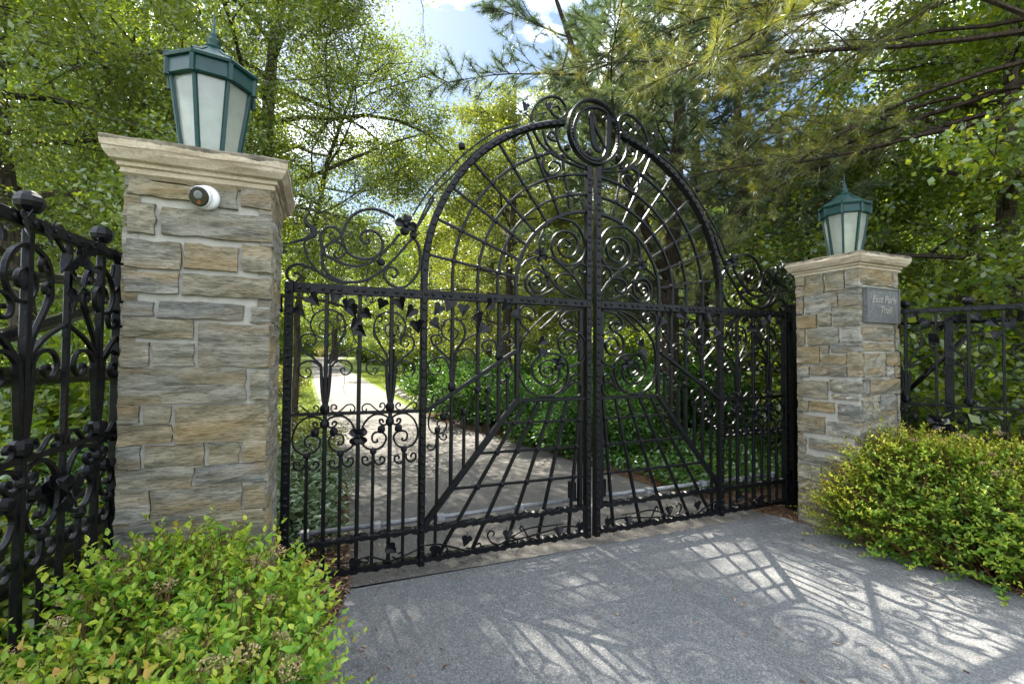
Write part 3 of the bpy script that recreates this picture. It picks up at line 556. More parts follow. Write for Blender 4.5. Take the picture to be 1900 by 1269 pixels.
# ---------------------------------------------------------------- wrought iron gate
TR = {"upper":[[[-1.338,2.678],[-1.414,2.524],[-1.462,2.442],[-1.482,2.385],[-1.53,2.315],[-1.603,2.222],[-1.674,2.141],[-1.755,2.072],[-1.834,2.035],[-1.912,2.024],[-1.951,2.027],[-2.009,2.048],[-2.057,2.086],[-2.083,2.149],[-2.082,2.215],[-2.05,2.264],[-2.003,2.289],[-1.955,2.273],[-1.937,2.234],[-1.954,2.196],[-1.987,2.183],[-2.011,2.206],[-1.993,2.229]],[[-1.617,2.5],[-1.7,2.532],[-1.782,2.538],[-1.871,2.5],[-1.929,2.431],[-1.961,2.335],[-1.945,2.264],[-1.906,2.211],[-1.846,2.19],[-1.787,2.19],[-1.726,2.222],[-1.697,2.277],[-1.703,2.34],[-1.739,2.379],[-1.79,2.389],[-1.834,2.364],[-1.841,2.326],[-1.818,2.297],[-1.783,2.309],[-1.791,2.334]],[[-1.482,2.369],[-1.449,2.323],[-1.432,2.248],[-1.436,2.16],[-1.473,2.081],[-1.526,2.023],[-1.579,2.007],[-1.641,2.026],[-1.678,2.072],[-1.679,2.114],[-1.648,2.143],[-1.607,2.141],[-1.59,2.11],[-1.616,2.076],[-1.632,2.096]],[[-1.922,2.018],[-1.97,2.017],[-2.047,2.046],[-2.113,2.086],[-2.177,2.112],[-2.223,2.12],[-2.272,2.099],[-2.293,2.053],[-2.274,2.015],[-2.239,2.006],[-2.212,2.034],[-2.226,2.063],[-2.248,2.054]]],"twist":[[[-1.584,2.385],[-1.635,2.31],[-1.696,2.235],[-1.721,2.196]],[[-1.736,2.189],[-1.816,2.146],[-1.895,2.134],[-1.972,2.154],[-2.03,2.179],[-2.068,2.201],[-2.088,2.26],[-2.093,2.321],[-2.062,2.375],[-2.005,2.386],[-1.971,2.344],[-1.985,2.312],[-2.022,2.297],[-2.042,2.326],[-2.019,2.349]]],"flame":[[[-1.951,2.027],[-2.028,2.047],[-2.094,2.078],[-2.15,2.134],[-2.183,2.201],[-2.191,2.26],[-2.164,2.298],[-2.135,2.326],[-2.14,2.361],[-2.178,2.392],[-2.19,2.416],[-2.179,2.447],[-2.163,2.469],[-2.184,2.492]],[[-2.153,2.319],[-2.185,2.291],[-2.225,2.272],[-2.27,2.255],[-2.314,2.238]]],"semi":[[[-0.326,2.645],[-0.27,2.646],[-0.185,2.631],[-0.12,2.578],[-0.079,2.5],[-0.065,2.432],[-0.082,2.367],[-0.126,2.312],[-0.197,2.278],[-0.268,2.279],[-0.324,2.308],[-0.365,2.354],[-0.38,2.42],[-0.359,2.496],[-0.304,2.539],[-0.241,2.549],[-0.177,2.528],[-0.141,2.475],[-0.148,2.405],[-0.183,2.358],[-0.24,2.34],[-0.289,2.355],[-0.317,2.401],[-0.307,2.452],[-0.269,2.481],[-0.22,2.467],[-0.209,2.431],[-0.24,2.415],[-0.255,2.432]],[[-0.059,2.021],[-0.117,2.112],[-0.182,2.189],[-0.254,2.246],[-0.31,2.285],[-0.365,2.317],[-0.467,2.32]],[[-0.183,2.208],[-0.179,2.255],[-0.14,2.289],[-0.089,2.29],[-0.056,2.255],[-0.075,2.222],[-0.111,2.225],[-0.125,2.25]],[[-0.197,2.2],[-0.253,2.202],[-0.309,2.186],[-0.34,2.147],[-0.322,2.099],[-0.281,2.077],[-0.239,2.098],[-0.239,2.135],[-0.274,2.145]],[[-0.474,2.265],[-0.419,2.178],[-0.364,2.121],[-0.308,2.069],[-0.224,2.03],[-0.146,2.013]],[[-0.364,2.072],[-0.431,2.031],[-0.492,2.006],[-0.558,2.015],[-0.598,2.063],[-0.605,2.129],[-0.573,2.191],[-0.507,2.217],[-0.446,2.194],[-0.412,2.142],[-0.425,2.08],[-0.479,2.04],[-0.542,2.055],[-0.572,2.101],[-0.553,2.156],[-0.506,2.172],[-0.473,2.144],[-0.479,2.101],[-0.519,2.086],[-0.539,2.115],[-0.519,2.131]],[[-0.488,2.343],[-0.482,2.459],[-0.449,2.548]],[[-0.527,2.315],[-0.6,2.279],[-0.645,2.233]]],"rect":[[[-0.071,1.941],[-0.175,1.932],[-0.292,1.92],[-0.407,1.878],[-0.481,1.821],[-0.555,1.752],[-0.58,1.728]],[[-0.253,1.915],[-0.323,1.881],[-0.376,1.832],[-0.481,1.747]],[[-0.095,1.922],[-0.222,1.899],[-0.284,1.849],[-0.299,1.8],[-0.268,1.76],[-0.221,1.748],[-0.182,1.776],[-0.19,1.818],[-0.237,1.826],[-0.268,1.801],[-0.237,1.782]],[[-0.58,1.731],[-0.635,1.776],[-0.653,1.835],[-0.643,1.901],[-0.592,1.927],[-0.534,1.906],[-0.522,1.86],[-0.555,1.832],[-0.588,1.851],[-0.57,1.871]],[[-0.576,1.731],[-0.626,1.664],[-0.651,1.572],[-0.657,1.454],[-0.645,1.362],[-0.602,1.289],[-0.529,1.234],[-0.44,1.215],[-0.357,1.223],[-0.281,1.269],[-0.235,1.343],[-0.223,1.439],[-0.251,1.507],[-0.328,1.548],[-0.42,1.554],[-0.494,1.533],[-0.545,1.466],[-0.537,1.387],[-0.485,1.326],[-0.41,1.298],[-0.342,1.324],[-0.304,1.385],[-0.313,1.453],[-0.359,1.493],[-0.419,1.5],[-0.471,1.466],[-0.471,1.4],[-0.426,1.366],[-0.373,1.385],[-0.366,1.432],[-0.411,1.449],[-0.449,1.419],[-0.418,1.392]],[[-0.223,1.439],[-0.172,1.459],[-0.101,1.494],[-0.061,1.577],[-0.07,1.661],[-0.126,1.722],[-0.205,1.745],[-0.276,1.719],[-0.314,1.657],[-0.298,1.582],[-0.251,1.548],[-0.189,1.549],[-0.141,1.59],[-0.134,1.653],[-0.182,1.687],[-0.236,1.679],[-0.26,1.63],[-0.228,1.589],[-0.189,1.611],[-0.205,1.638]],[[-0.28,1.241],[-0.203,1.301],[-0.148,1.321],[-0.1,1.286],[-0.108,1.23],[-0.131,1.21]],[[-0.234,1.295],[-0.203,1.342],[-0.188,1.377],[-0.148,1.39],[-0.116,1.362],[-0.124,1.327],[-0.164,1.328],[-0.16,1.352]]],"tree":[[[-2.069,1.461],[-2.084,1.461],[-2.106,1.481],[-2.137,1.494],[-2.173,1.487],[-2.206,1.461],[-2.214,1.425],[-2.195,1.395],[-2.165,1.385],[-2.141,1.398],[-2.136,1.424],[-2.151,1.444],[-2.169,1.434],[-2.161,1.418]],[[-2.075,1.464],[-2.137,1.524],[-2.186,1.563],[-2.205,1.602],[-2.2,1.642],[-2.176,1.666],[-2.14,1.67],[-2.112,1.647],[-2.114,1.61],[-2.139,1.593],[-2.163,1.603],[-2.166,1.623],[-2.148,1.633],[-2.139,1.623]],[[-2.032,1.477],[-2.014,1.538],[-1.983,1.592],[-1.955,1.64],[-1.934,1.695],[-1.931,1.743],[-1.951,1.797],[-1.981,1.819],[-2.025,1.834],[-2.075,1.829],[-2.118,1.8],[-2.141,1.756],[-2.141,1.71],[-2.118,1.67],[-2.084,1.651],[-2.041,1.655],[-2.01,1.686],[-2.007,1.727],[-2.03,1.753],[-2.058,1.759],[-2.083,1.745],[-2.092,1.721],[-2.079,1.698],[-2.054,1.699],[-2.048,1.719]],[[-2.025,1.467],[-2.012,1.457],[-1.994,1.481],[-1.969,1.494],[-1.937,1.498],[-1.905,1.487],[-1.885,1.46],[-1.888,1.426],[-1.916,1.402],[-1.948,1.413],[-1.955,1.437],[-1.936,1.447],[-1.926,1.43]],[[-2.028,1.471],[-1.982,1.518],[-1.931,1.552],[-1.854,1.587],[-1.838,1.598]],[[-1.955,1.64],[-1.933,1.668],[-1.927,1.702],[-1.944,1.725],[-1.963,1.715],[-1.959,1.691],[-1.94,1.695]],[[-1.951,1.79],[-1.968,1.81],[-1.983,1.789],[-1.973,1.762],[-1.954,1.769]]],"trunkL":[[[-2.055,1.197],[-2.066,1.284],[-2.072,1.384],[-2.078,1.457]]],"leafstem":[[[-1.841,1.601],[-1.875,1.655],[-1.886,1.731],[-1.864,1.793],[-1.831,1.801]],[[-2.203,1.794],[-2.153,1.749],[-2.141,1.736]],[[-2.143,1.863],[-2.133,1.823],[-2.118,1.797]],[[-1.733,1.91],[-1.793,1.866],[-1.832,1.836]],[[-1.78,1.894],[-1.756,1.902],[-1.76,1.93],[-1.787,1.935],[-1.803,1.914],[-1.793,1.893]]],"sscroll":[[[-2.203,1.171],[-2.216,1.16],[-2.23,1.174],[-2.223,1.196],[-2.198,1.202],[-2.168,1.178],[-2.143,1.157],[-2.119,1.151],[-2.091,1.162],[-2.085,1.185],[-2.101,1.202],[-2.116,1.192],[-2.11,1.179]],[[-1.989,1.181],[-1.976,1.18],[-1.982,1.2],[-2.003,1.202],[-2.011,1.178],[-1.998,1.156],[-1.973,1.15],[-1.941,1.172],[-1.913,1.198],[-1.881,1.201],[-1.861,1.18],[-1.866,1.156],[-1.883,1.153],[-1.89,1.171]]],"heart":[[[-2.055,1.081],[-2.069,1.109],[-2.11,1.127],[-2.161,1.124],[-2.21,1.083],[-2.236,1.019],[-2.235,0.954],[-2.207,0.909],[-2.157,0.889],[-2.106,0.902],[-2.076,0.944],[-2.077,0.982],[-2.108,1.006],[-2.149,1.003],[-2.166,0.977],[-2.158,0.943],[-2.132,0.942],[-2.133,0.96]],[[-2.063,1.064],[-2.088,1.052],[-2.114,1.067],[-2.117,1.089],[-2.099,1.09],[-2.092,1.071]],[[-2.157,0.851],[-2.165,0.808],[-2.195,0.789],[-2.225,0.807],[-2.225,0.84],[-2.201,0.843],[-2.192,0.819]],[[-2.155,0.851],[-2.145,0.806],[-2.114,0.784],[-2.084,0.801],[-2.082,0.828],[-2.105,0.838],[-2.112,0.814]]],"vine":[[[-1.376,0.201],[-1.279,0.195],[-1.163,0.154],[-1.061,0.114],[-0.939,0.112],[-0.833,0.121],[-0.724,0.164],[-0.631,0.203],[-0.536,0.216],[-0.419,0.209],[-0.279,0.208]],[[-1.053,0.113],[-0.904,0.115],[-0.76,0.136],[-0.573,0.152],[-0.419,0.17],[-0.258,0.184],[-0.134,0.163],[-0.061,0.126]],[[-0.824,0.12],[-0.887,0.154],[-0.914,0.208],[-0.888,0.237],[-0.861,0.217],[-0.873,0.194]],[[-0.457,0.101],[-0.573,0.143],[-0.612,0.2],[-0.64,0.241],[-0.65,0.214],[-0.621,0.198]],[[-1.271,0.193],[-1.23,0.171],[-1.213,0.137],[-1.238,0.117],[-1.254,0.143]],[[-1.009,0.114],[-0.966,0.132],[-0.975,0.158],[-0.998,0.15]],[[-0.724,0.164],[-0.677,0.141],[-0.677,0.107],[-0.714,0.112]],[[-1.991,0.195],[-1.912,0.166],[-1.827,0.175],[-1.761,0.182],[-1.694,0.16],[-1.627,0.132],[-1.558,0.144],[-1.488,0.162],[-1.43,0.183]],[[-1.827,0.175],[-1.799,0.154],[-1.766,0.148],[-1.761,0.17],[-1.783,0.171]],[[-1.604,0.157],[-1.569,0.14],[-1.535,0.152],[-1.547,0.181],[-1.564,0.168]]],"vineleaf":[[[-1.311,0.152],[-1.079,0.19],[-0.761,0.186],[-0.329,0.153],[-0.134,0.163]],[[-1.848,0.145],[-1.622,0.206]]],"tree2":[[[-1.196,1.334],[-1.203,1.39],[-1.207,1.445],[-1.241,1.505],[-1.288,1.521],[-1.343,1.501],[-1.368,1.455],[-1.351,1.41],[-1.305,1.4],[-1.277,1.437],[-1.296,1.464],[-1.315,1.446]],[[-1.184,1.334],[-1.173,1.408],[-1.172,1.501],[-1.156,1.557],[-1.108,1.585],[-1.049,1.577],[-1.014,1.53],[-1.028,1.487],[-1.067,1.482],[-1.097,1.506],[-1.078,1.525]],[[-1.208,1.501],[-1.288,1.574],[-1.335,1.619],[-1.345,1.665],[-1.308,1.684],[-1.276,1.666],[-1.275,1.629],[-1.308,1.62],[-1.317,1.642]],[[-1.17,1.557],[-1.118,1.632],[-1.094,1.698],[-1.11,1.764],[-1.158,1.804],[-1.225,1.797],[-1.267,1.749],[-1.266,1.685],[-1.224,1.649],[-1.176,1.654],[-1.148,1.697],[-1.167,1.729],[-1.206,1.733],[-1.219,1.704]],[[-1.156,1.585],[-1.089,1.651],[-1.011,1.7],[-0.931,1.736],[-0.9,1.751]],[[-0.835,1.55],[-0.839,1.579],[-0.848,1.627],[-0.889,1.655],[-0.94,1.645],[-0.96,1.606],[-0.939,1.573],[-0.899,1.578],[-0.889,1.607],[-0.919,1.616]],[[-0.822,1.55],[-0.812,1.599],[-0.807,1.657],[-0.766,1.692],[-0.713,1.678],[-0.707,1.634],[-0.754,1.614],[-0.776,1.648]],[[-0.786,1.686],[-0.745,1.726],[-0.74,1.756],[-0.766,1.765],[-0.776,1.74]]],"under":[[[-1.33,1.164],[-1.356,1.092],[-1.355,1.02],[-1.327,0.982],[-1.29,0.973],[-1.244,0.987],[-1.226,1.032],[-1.245,1.065],[-1.282,1.066],[-1.296,1.035],[-1.277,1.025]],[[-1.248,1.106],[-1.26,1.143],[-1.237,1.17],[-1.213,1.15],[-1.225,1.123],[-1.236,1.142]],[[-1.281,0.957],[-1.267,0.932],[-1.239,0.927],[-1.225,0.949],[-1.244,0.969],[-1.255,0.953]],[[-1.299,0.954],[-1.308,0.882],[-1.34,0.857],[-1.365,0.876],[-1.354,0.898],[-1.334,0.883]],[[-1.103,1.137],[-1.142,1.166],[-1.152,1.213],[-1.123,1.24],[-1.074,1.229],[-1.05,1.191],[-1.074,1.145],[-1.088,1.132]],[[-1.102,1.09],[-1.121,1.036],[-1.159,1.028],[-1.174,1.052],[-1.15,1.06],[-1.14,1.044]],[[-0.916,1.292],[-0.886,1.32],[-0.866,1.358],[-0.887,1.396],[-0.927,1.378],[-0.937,1.34]],[[-0.758,1.385],[-0.721,1.405],[-0.705,1.443],[-0.732,1.473],[-0.763,1.444]],[[-0.763,1.366],[-0.793,1.318],[-0.804,1.338],[-0.783,1.352]],[[-1.339,1.191],[-1.331,1.237],[-1.303,1.254],[-1.289,1.226],[-1.312,1.209]],[[-1.256,1.253],[-1.257,1.289],[-1.238,1.298],[-1.229,1.275]]],"leaves":[[[-2.144,1.889],[-2.221,1.819],[-1.995,1.917],[-1.917,1.873],[-1.897,1.833],[-1.812,1.809],[-1.857,1.738],[-1.849,1.69],[-1.692,1.891],[-1.582,1.897],[-1.489,1.84],[-1.459,1.744]],[[-1.292,1.868],[-1.217,1.904],[-1.116,1.876],[-1.012,1.814],[-0.951,1.73],[-0.902,1.91],[-0.778,1.915],[-0.714,1.845],[-1.337,1.761]],[[-0.465,1.647],[-0.479,1.56]]],"ros":[[[-0.487,2.331]],[[-0.328,1.48]],[[-1.84,0.99]],[[-1.542,2.449]]],"balls":[[[-1.705,2.176],[-1.485,2.387]],[[-0.419,2.178]],[[-1.135,3.09],[-0.307,3.434],[-0.248,3.236],[-1.49,2.442]]],"crest":[[[-0.566,3.389],[-0.567,3.45],[-0.511,3.551],[-0.421,3.618],[-0.329,3.632],[-0.266,3.583],[-0.258,3.514],[-0.312,3.468],[-0.374,3.483],[-0.39,3.528],[-0.336,3.561],[-0.309,3.531]],[[-0.346,3.392],[-0.339,3.303],[-0.295,3.213],[-0.2,3.146],[-0.063,3.109]],[[-0.547,3.318],[-0.479,3.222],[-0.372,3.158],[-0.247,3.117],[-0.055,3.085]],[[-0.464,3.334],[-0.434,3.244],[-0.357,3.175],[-0.232,3.113],[-0.055,3.099]],[[-0.326,3.139],[-0.403,3.181],[-0.456,3.144],[-0.462,3.047],[-0.401,2.988],[-0.325,3.028],[-0.31,3.086],[-0.372,3.103],[-0.409,3.056],[-0.371,3.041]],[[-0.342,3.274],[-0.396,3.278],[-0.419,3.308],[-0.388,3.342],[-0.355,3.321],[-0.38,3.295]],[[-0.555,3.405],[-0.51,3.455],[-0.435,3.491]],[[-0.566,3.409],[-0.599,3.43],[-0.628,3.451]]],"outer_rod":[[[-0.686,3.342],[-0.882,3.241],[-1.083,3.068],[-1.236,2.896],[-1.384,2.712],[-1.491,2.527]],[[-0.799,3.25],[-1.016,3.079],[-1.198,2.864],[-1.347,2.693],[-1.443,2.496],[-1.483,2.394]]],"crestleaf":[[[-0.629,3.478],[-0.435,3.519]]],"mono":[[[0.099,3.54],[0.134,3.563],[0.124,3.594],[0.08,3.615],[0.011,3.619],[-0.076,3.593],[-0.136,3.54],[-0.175,3.458],[-0.19,3.37],[-0.171,3.289],[-0.129,3.228],[-0.061,3.186],[0.019,3.178],[0.088,3.206],[0.122,3.256],[0.138,3.329],[0.147,3.429],[0.149,3.523],[0.169,3.56],[0.201,3.566],[0.208,3.551],[0.189,3.536]],[[-0.014,3.571],[-0.032,3.551],[-0.026,3.488],[-0.013,3.399],[0.003,3.305],[0.025,3.271],[0.062,3.259],[0.091,3.283]],[[-0.02,3.532],[0.005,3.467],[0.043,3.404],[0.081,3.346],[0.109,3.291]],[[-0.074,3.237],[-0.056,3.219],[-0.031,3.218],[-0.025,3.235]]]}
GX = 1.15
def leaf_outline(s):
    # ivy / heart shaped leaf, tip down at (0,-s)
    return [(0, .10), (.18, .30), (.42, .30), (.60, .08), (.56, -.12), (.38, -.30), (.34, -.46), (.16, -.70), (0, -1.0), (-.16, -.70), (-.34, -.46), (-.38, -.30), (-.56, -.12), (-.60, .08), (-.42, .30), (-.18, .30)], s
def ivy_mesh():
    pts, s = leaf_outline(1); n = len(pts); v = []; f = []
    for dy in (-.0016, .0016):
        for (x, z) in pts: v.append((x*.058, dy-.014*abs(x)+.010*(z*z), z*.058))
        v.append((0, dy+.004, -.018))
    for i in range(n):
        k2 = (i+1) % n; f.append((i, k2, n)); f.append((n+1+k2, n+1+i, n+1+n)); f.append((k2, i, n+1+i, n+1+k2))
    mb = MB(); mb.add(v, f); mb.tube([(0, .002, .004), (0, .008, .022), (.004, .014, .034)], .0028, 5); return mb.mesh('ivy_leaf', M['iron'])
IVY = ivy_mesh()
def petal_mesh():
    mb = MB(); rows = [(0, .006, 0), (.015, .017, .006), (.034, .025, .010), (.050, .024, .006), (.060, .013, -.004)]
    top = [[(-w, -y, r), (0, -y+.008, r), (w, -y, r)] for r, w, y in rows]
    v = []; f = []
    for dy in (0, .004):
        for row in top: v += [(a, b+dy, c_) for a, b, c_ in row]
    for i in range(len(rows)-1):
        for j in range(2):
            a = i*3+j; f.append((a, a+1, a+4, a+3)); b = 15+a; f.append((b+3, b+4, b+1, b))
    edge = [0, 1, 2, 5, 8, 11, 14, 13, 12, 9, 6, 3]
    for i, a in enumerate(edge):
        b = edge[(i+1) % 12]; f.append((b, a, 15+a, 15+b))
    mb.add(v, f); return mb.mesh('petal', M['iron'])
PETAL = petal_mesh()
def rosette(parent, x, z, y=-.02, s=1., a0=.5):
    mb = MB(); mb.lathe([(.004, .014), (.012, .010), (.013, 0), (.004, -.006)], 8, axis='y')
    # lathe along y puts the boss towards -Y
    o = mb.build('rosette', M['iron'], parent, loc=(x, y, z), scale=(s, s, s))
    for i in range(4): link('petal', PETAL, o, rot=(0, a0+i*math.pi/2, 0))
    return o
def knob_mesh(name, r, h, n=8):
    mb = MB(); mb.lathe([(r*.55, -h), (r*.95, -h*.55), (r, 0), (r*.95, h*.55), (r*.55, h)], n); return mb.mesh(name, M['iron'])
COLLAR = knob_mesh('collar', .0225, .021, 6); KNOB = knob_mesh('knob', .030, .032); BALL = knob_mesh('ball', .026, .026); SMALL = knob_mesh('collar', .014, .016, 6)
FIN = MB(); FIN.lathe([(.016, -.002), (.016, .008), (.026, .012), (.037, .026), (.041, .042), (.037, .058), (.025, .072), (.008, .080)], 9); FIN = FIN.mesh('ball_finial', M['iron'])

def rivets_mesh(pts, r=.0155, h=.009, y=-.024):
    mb = MB()
    for i, (x, z) in enumerate(pts):
        rr = r*(.85+.3*((i*37) % 10)/10)
        ring = [[(x+q*rr*math.cos(a), y-hh, z+q*rr*math.sin(a)) for a in np.arange(7)*2*math.pi/7] for q, hh in ((1, -.002), (.92, h*.5), (.5, h))]
        mb.loft(ring)
    return mb
class Iron:
    """adds wrought-iron parts to one parent; paths are in metres in the plane of the panel"""
    def __init__(s, parent, ox=GX, f=None): s.p = parent; s.ox = ox; s.f = f or (lambda q: np.asarray(q, float))
    def bar(s, name, pts, t, d, y=.012, n=0, mirror=None, taper=None):
        P = s.f(pts); P = smooth_curve(P, n) if n else P
        m_ = len(P); tt = np.full(m_, float(t))
        if taper: u = np.linspace(0, 1, m_); tt = t*np.interp(u, [a for a, b in taper], [b for a, b in taper])
        mb = MB(); mb.sweep(P, tt, d, y); o = mb.build(name, M['iron'], s.p, loc=(s.ox, 0, 0))
        if mirror is not None:
            for xm in (mirror if isinstance(mirror, (list, tuple)) else [mirror]):
                x_ = float(s.f([(xm, 0)])[0][0]); link(name, o.data, s.p, loc=(2*x_+s.ox, 0, 0), scale=(-1, 1, 1))
        return o
    def shift(s, o, dx): link(o.name.split('.')[0], o.data, s.p, loc=(o.location.x+dx, 0, 0), scale=tuple(o.scale))
    def knob(s, me, x, z, y=.012, rot=None, sc=None):
        q = s.f([(x, z)])[0]; return link(me.name.split('.')[0], me, s.p, loc=(s.ox+q[0], y, q[1]), rot=rot, scale=sc)
    def leaf(s, x, z, a=0., tilt=0., sc=1., y=-.012, yaw=0.):
        q = s.f([(x, z)])[0]; return link('ivy_leaf', IVY, s.p, loc=(s.ox+q[0], y, q[1]+.02*sc), rot=(tilt, a, yaw), scale=(sc, sc, sc))

def wavy(x0, x1, z, n):
    x = np.linspace(x0, x1, n); return np.stack([x, z+.004*np.sin(x*41)], 1)

def build_gate():
    root = empty('gate_leaf', (-GX, 0, 0), 'left black wrought iron gate leaf, carrying the oval monogram at its top', 'gate', 'double driveway gate')
    I = Iron(root); rr = np.random.default_rng(3)
    XL, XC = -2.30, -.022
    def stile(x0, x1, z0, z1, y0=-.02, y1=.04, name='frame_stile'):
        mb = MB(); mb.bevel_box(x0, x1, y0, y1, z0, z1, .004); mb.build(name, M['iron'], root, loc=(GX, 0, 0))
    stile(XL, -2.248, .06, 2.0); stile(-.069, XC, .06, 3.115); stile(-.118, -.084, .30, 1.94, .012, .05, 'latch_bar')
    mb = MB(); mb.bevel_box(-2.247, -.070, -.018, .038, 1.936, 1.999, .004); mb.build('mid_rail', M['iron'], root, loc=(GX, 0, 0))
    # hammered lower rails
    for z, nm in ((.305, 'lower_rail'), (.095, 'bottom_rail')):
        P = wavy(-2.247, -.070, z, 150); x = P[:, 0]
        mb = MB(); mb.sweep(P, .040+.009*np.sin(x*88+z*9)+.005*np.sin(x*201), .052, .012); mb.build(nm, M['iron'], root, loc=(GX, 0, 0))
    # mid stile running into the arch band
    th = np.linspace(math.pi, R(102.5), 40)
    P = np.vstack([[(-1.403, .06), (-1.403, 1.0), (-1.403, 1.6)], np.stack([1.403*np.cos(th), 2.085+1.372*np.sin(th)], 1)])
    I.bar('arch_band', P, .046, .058, .008)
    arch = P[3:]
    for (a, b, t0, t1, tk) in ((1.195, 1.145, 180, 106.5, .020), (1.0, .955, 180, 93.6, .020), (.84, .79, 180, 94.3, .020), (.69, .648, 180, 95.2, .028)):
        th = np.radians(np.linspace(t0, t1, 34)); P = np.vstack([[(-a, 1.985)], np.stack([a*np.cos(th), 2.087+b*np.sin(th)], 1)])
        I.bar('web_arc', P, tk, .024, .012)
    # spokes and the collars where they cross the arcs
    c0 = np.array([0, 2.03])
    def hit(a, b, ang):
        d = np.array([math.cos(ang), math.sin(ang)]); lo, hi = .3, 1.7
        for _ in range(30):
            mid = (lo+hi)/2; p = c0+d*mid; e = (p[0]/a)**2+((p[1]-2.087)/b)**2 if p[1] > 2.087 else (p[0]/a)**2
            lo, hi = (mid, hi) if e < 1 else (lo, mid)
        return c0+d*lo
    for i, ang in enumerate((170.5, 159.3, 148.3, 137.5, 126.4, 115.4)):
        a = R(ang); I.bar('spoke', [hit(1.39, 1.36, a), hit(.70, .655, a)], .019, .019, .014)
        for (ea, eb) in ((1.195, 1.145), (1.0, .955), (.84, .79)):
            p = hit(ea, eb, a); I.knob(COLLAR, p[0], p[1], rot=(0, math.pi/2-a, 0))
    I.bar('spoke', [(-.285, 3.16), (-.267, 3.013), (-.233, 2.857), (-.213, 2.74)], .019, .019, .014)
    for p in ((-.267, 3.013), (-.233, 2.857), (-.285, 3.16)): I.knob(COLLAR, p[0], p[1])
    # fan in the lower middle
    I.bar('diagonal_bar', [(-.665, 1.205), (-1.40, .315)], .044, .036, .008)
    I.bar('cross_bar', [(-.69, 1.192), (-.075, 1.190)], .030, .03, .010)
    I.bar('upright_bar', [(-.677, 1.94), (-.677, 1.19)], .034, .036, .010)
    tops = (-.601, -.484, -.36, -.233, -.108); bots = (-1.14, -.915, -.675, -.437, -.194)
    dx = lambda z: -.677-(1.19-z)*(1.40-.677)/(1.19-.33)
    for z in (1.022, .808, .566): I.bar('fan_bar', [(dx(z), z), (-.075, z-.008)], .019, .019, .016)
    for a, b in zip(tops, bots):
        sl = (b-a)/(1.175-.32); zz = lambda z: a+(1.175-z)*sl
        I.bar('fan_bar', [(a, 1.178), (zz(.115), .115)], .024, .024, .014)
        for z in (1.022, .808, .566):
            if zz(z) > dx(z)+.02: I.knob(COLLAR, zz(z), z-.004)
    I.bar('brace_bar', [(-1.385, 1.14), (-.69, 1.575)], .030, .03, -.012)
    # uprights of the side panel and the middle panel
    for x in (-2.047, -1.837, -1.627): I.bar('upright_bar', [(x, 1.94), (x, .115)], .026, .026, .014)
    for x in (-1.191, -.993, -.825): I.bar('upright_bar', [(x, 1.94), (x, dx(0)+.0 if 0 else max(.33, 1.19-(-.677-x)*(1.19-.33)/(1.40-.677)))], .025, .025, .014)
    for x, z in ((-1.293, 1.0), (-1.095, 1.118), (-.911, 1.273), (-.754, 1.385)):
        zb = max(.33, 1.19-(-.677-x)*(1.19-.33)/(1.40-.677))
        I.bar('upright_bar', [(x, z), (x, zb)], .021, .021, .014); I.knob(COLLAR, x, z)
    for x in (-1.30,): I.bar('upright_bar', [(x, .42), (x, .115)], .021, .021, .014)
    I.bar('cross_bar', [(-2.247, 1.148), (-1.425, 1.140)], .022, .026, .012)
    for x in (-2.152, -1.947, -1.737, -1.530):
        I.bar('upright_bar', [(x, .885), (x, .115)], .021, .021, .014); I.knob(COLLAR, x, .880)
    for x, z in ((-2.049, 1.176), (-1.629, 1.176), (-1.193, 1.307), (-.827, 1.535)): I.knob(KNOB, x, z)
    for x, z in ((-2.048, 1.078), (-1.629, 1.075), (-.993, 1.284)): I.knob(COLLAR, x, z, sc=(1.3, 1.3, 1.3))
    for x in (-2.107, -1.991, -1.685, -1.570): I.knob(BALL, x, 1.025)
    I.knob(BALL, -1.248, 1.092)
    # scroll work
    for P in TR['upper']: I.bar('scroll', P, .0185, .020, n=5, taper=[(0, 1), (.5, 1), (1, .75)])
    for P in TR['twist']: I.bar('scroll', P, .016, .016, n=5, taper=[(a/24, 1+.28*(a % 2)) for a in range(12)]+[(.6, 1), (1, .7)])
    I.bar('flame_finial', TR['flame'][0], .015, .016, n=5, taper=[(0, .8), (.45, 1), (.52, 2.6), (.58, 3.0), (.66, 1.9), (.8, 1.2), (1, .2)])
    I.bar('flame_finial', TR['flame'][1], .016, .014, n=5, taper=[(0, 1.6), (.5, 1), (1, .3)])
    for P in TR['semi']+TR['rect']: I.bar('scroll', P, .0165, .026, n=5, taper=[(0, 1), (.6, 1), (1, .6)])
    for P in TR['tree']: I.bar('scroll', P, .0125, .02, n=5, mirror=-1.837, taper=[(0, 1.25), (.3, 1), (1, .6)])
    for P in TR['trunkL']:
        o = I.bar('scroll_trunk', P, .022, .03, n=4, mirror=[-2.047, -1.837], taper=[(0, .8), (.6, 1.1), (1, .7)])
        I.shift(o, .42)
    for P in TR['leafstem']: I.bar('leaf_stem', P, .008, .010, n=4)
    for P in TR['sscroll']: I.bar('scroll', P, .009, .016, n=5, mirror=-1.837)
    for P in TR['heart']:
        o = I.bar('scroll', P, .0125, .02, n=5, mirror=[-2.047, -1.837]); I.shift(o, .42)
    for P in TR['tree2']: I.bar('scroll', P, .0135, .02, n=5, taper=[(0, 1.3), (.4, 1), (1, .6)])
    for P in TR['under']: I.bar('scroll', P, .0095, .016, n=5)
    for P in TR['vine']: I.bar('vine', P, .0105, .011, -.016, n=5, taper=[(0, 1), (.8, 1), (1, .5)])
    for P in TR['crest'][:6]: I.bar('scroll', P, .0165, .020, n=5, taper=[(0, 1.1), (.5, 1), (1, .6)])
    for P in TR['crest'][6:]: I.bar('leaf_stem', P, .009, .010, n=4)
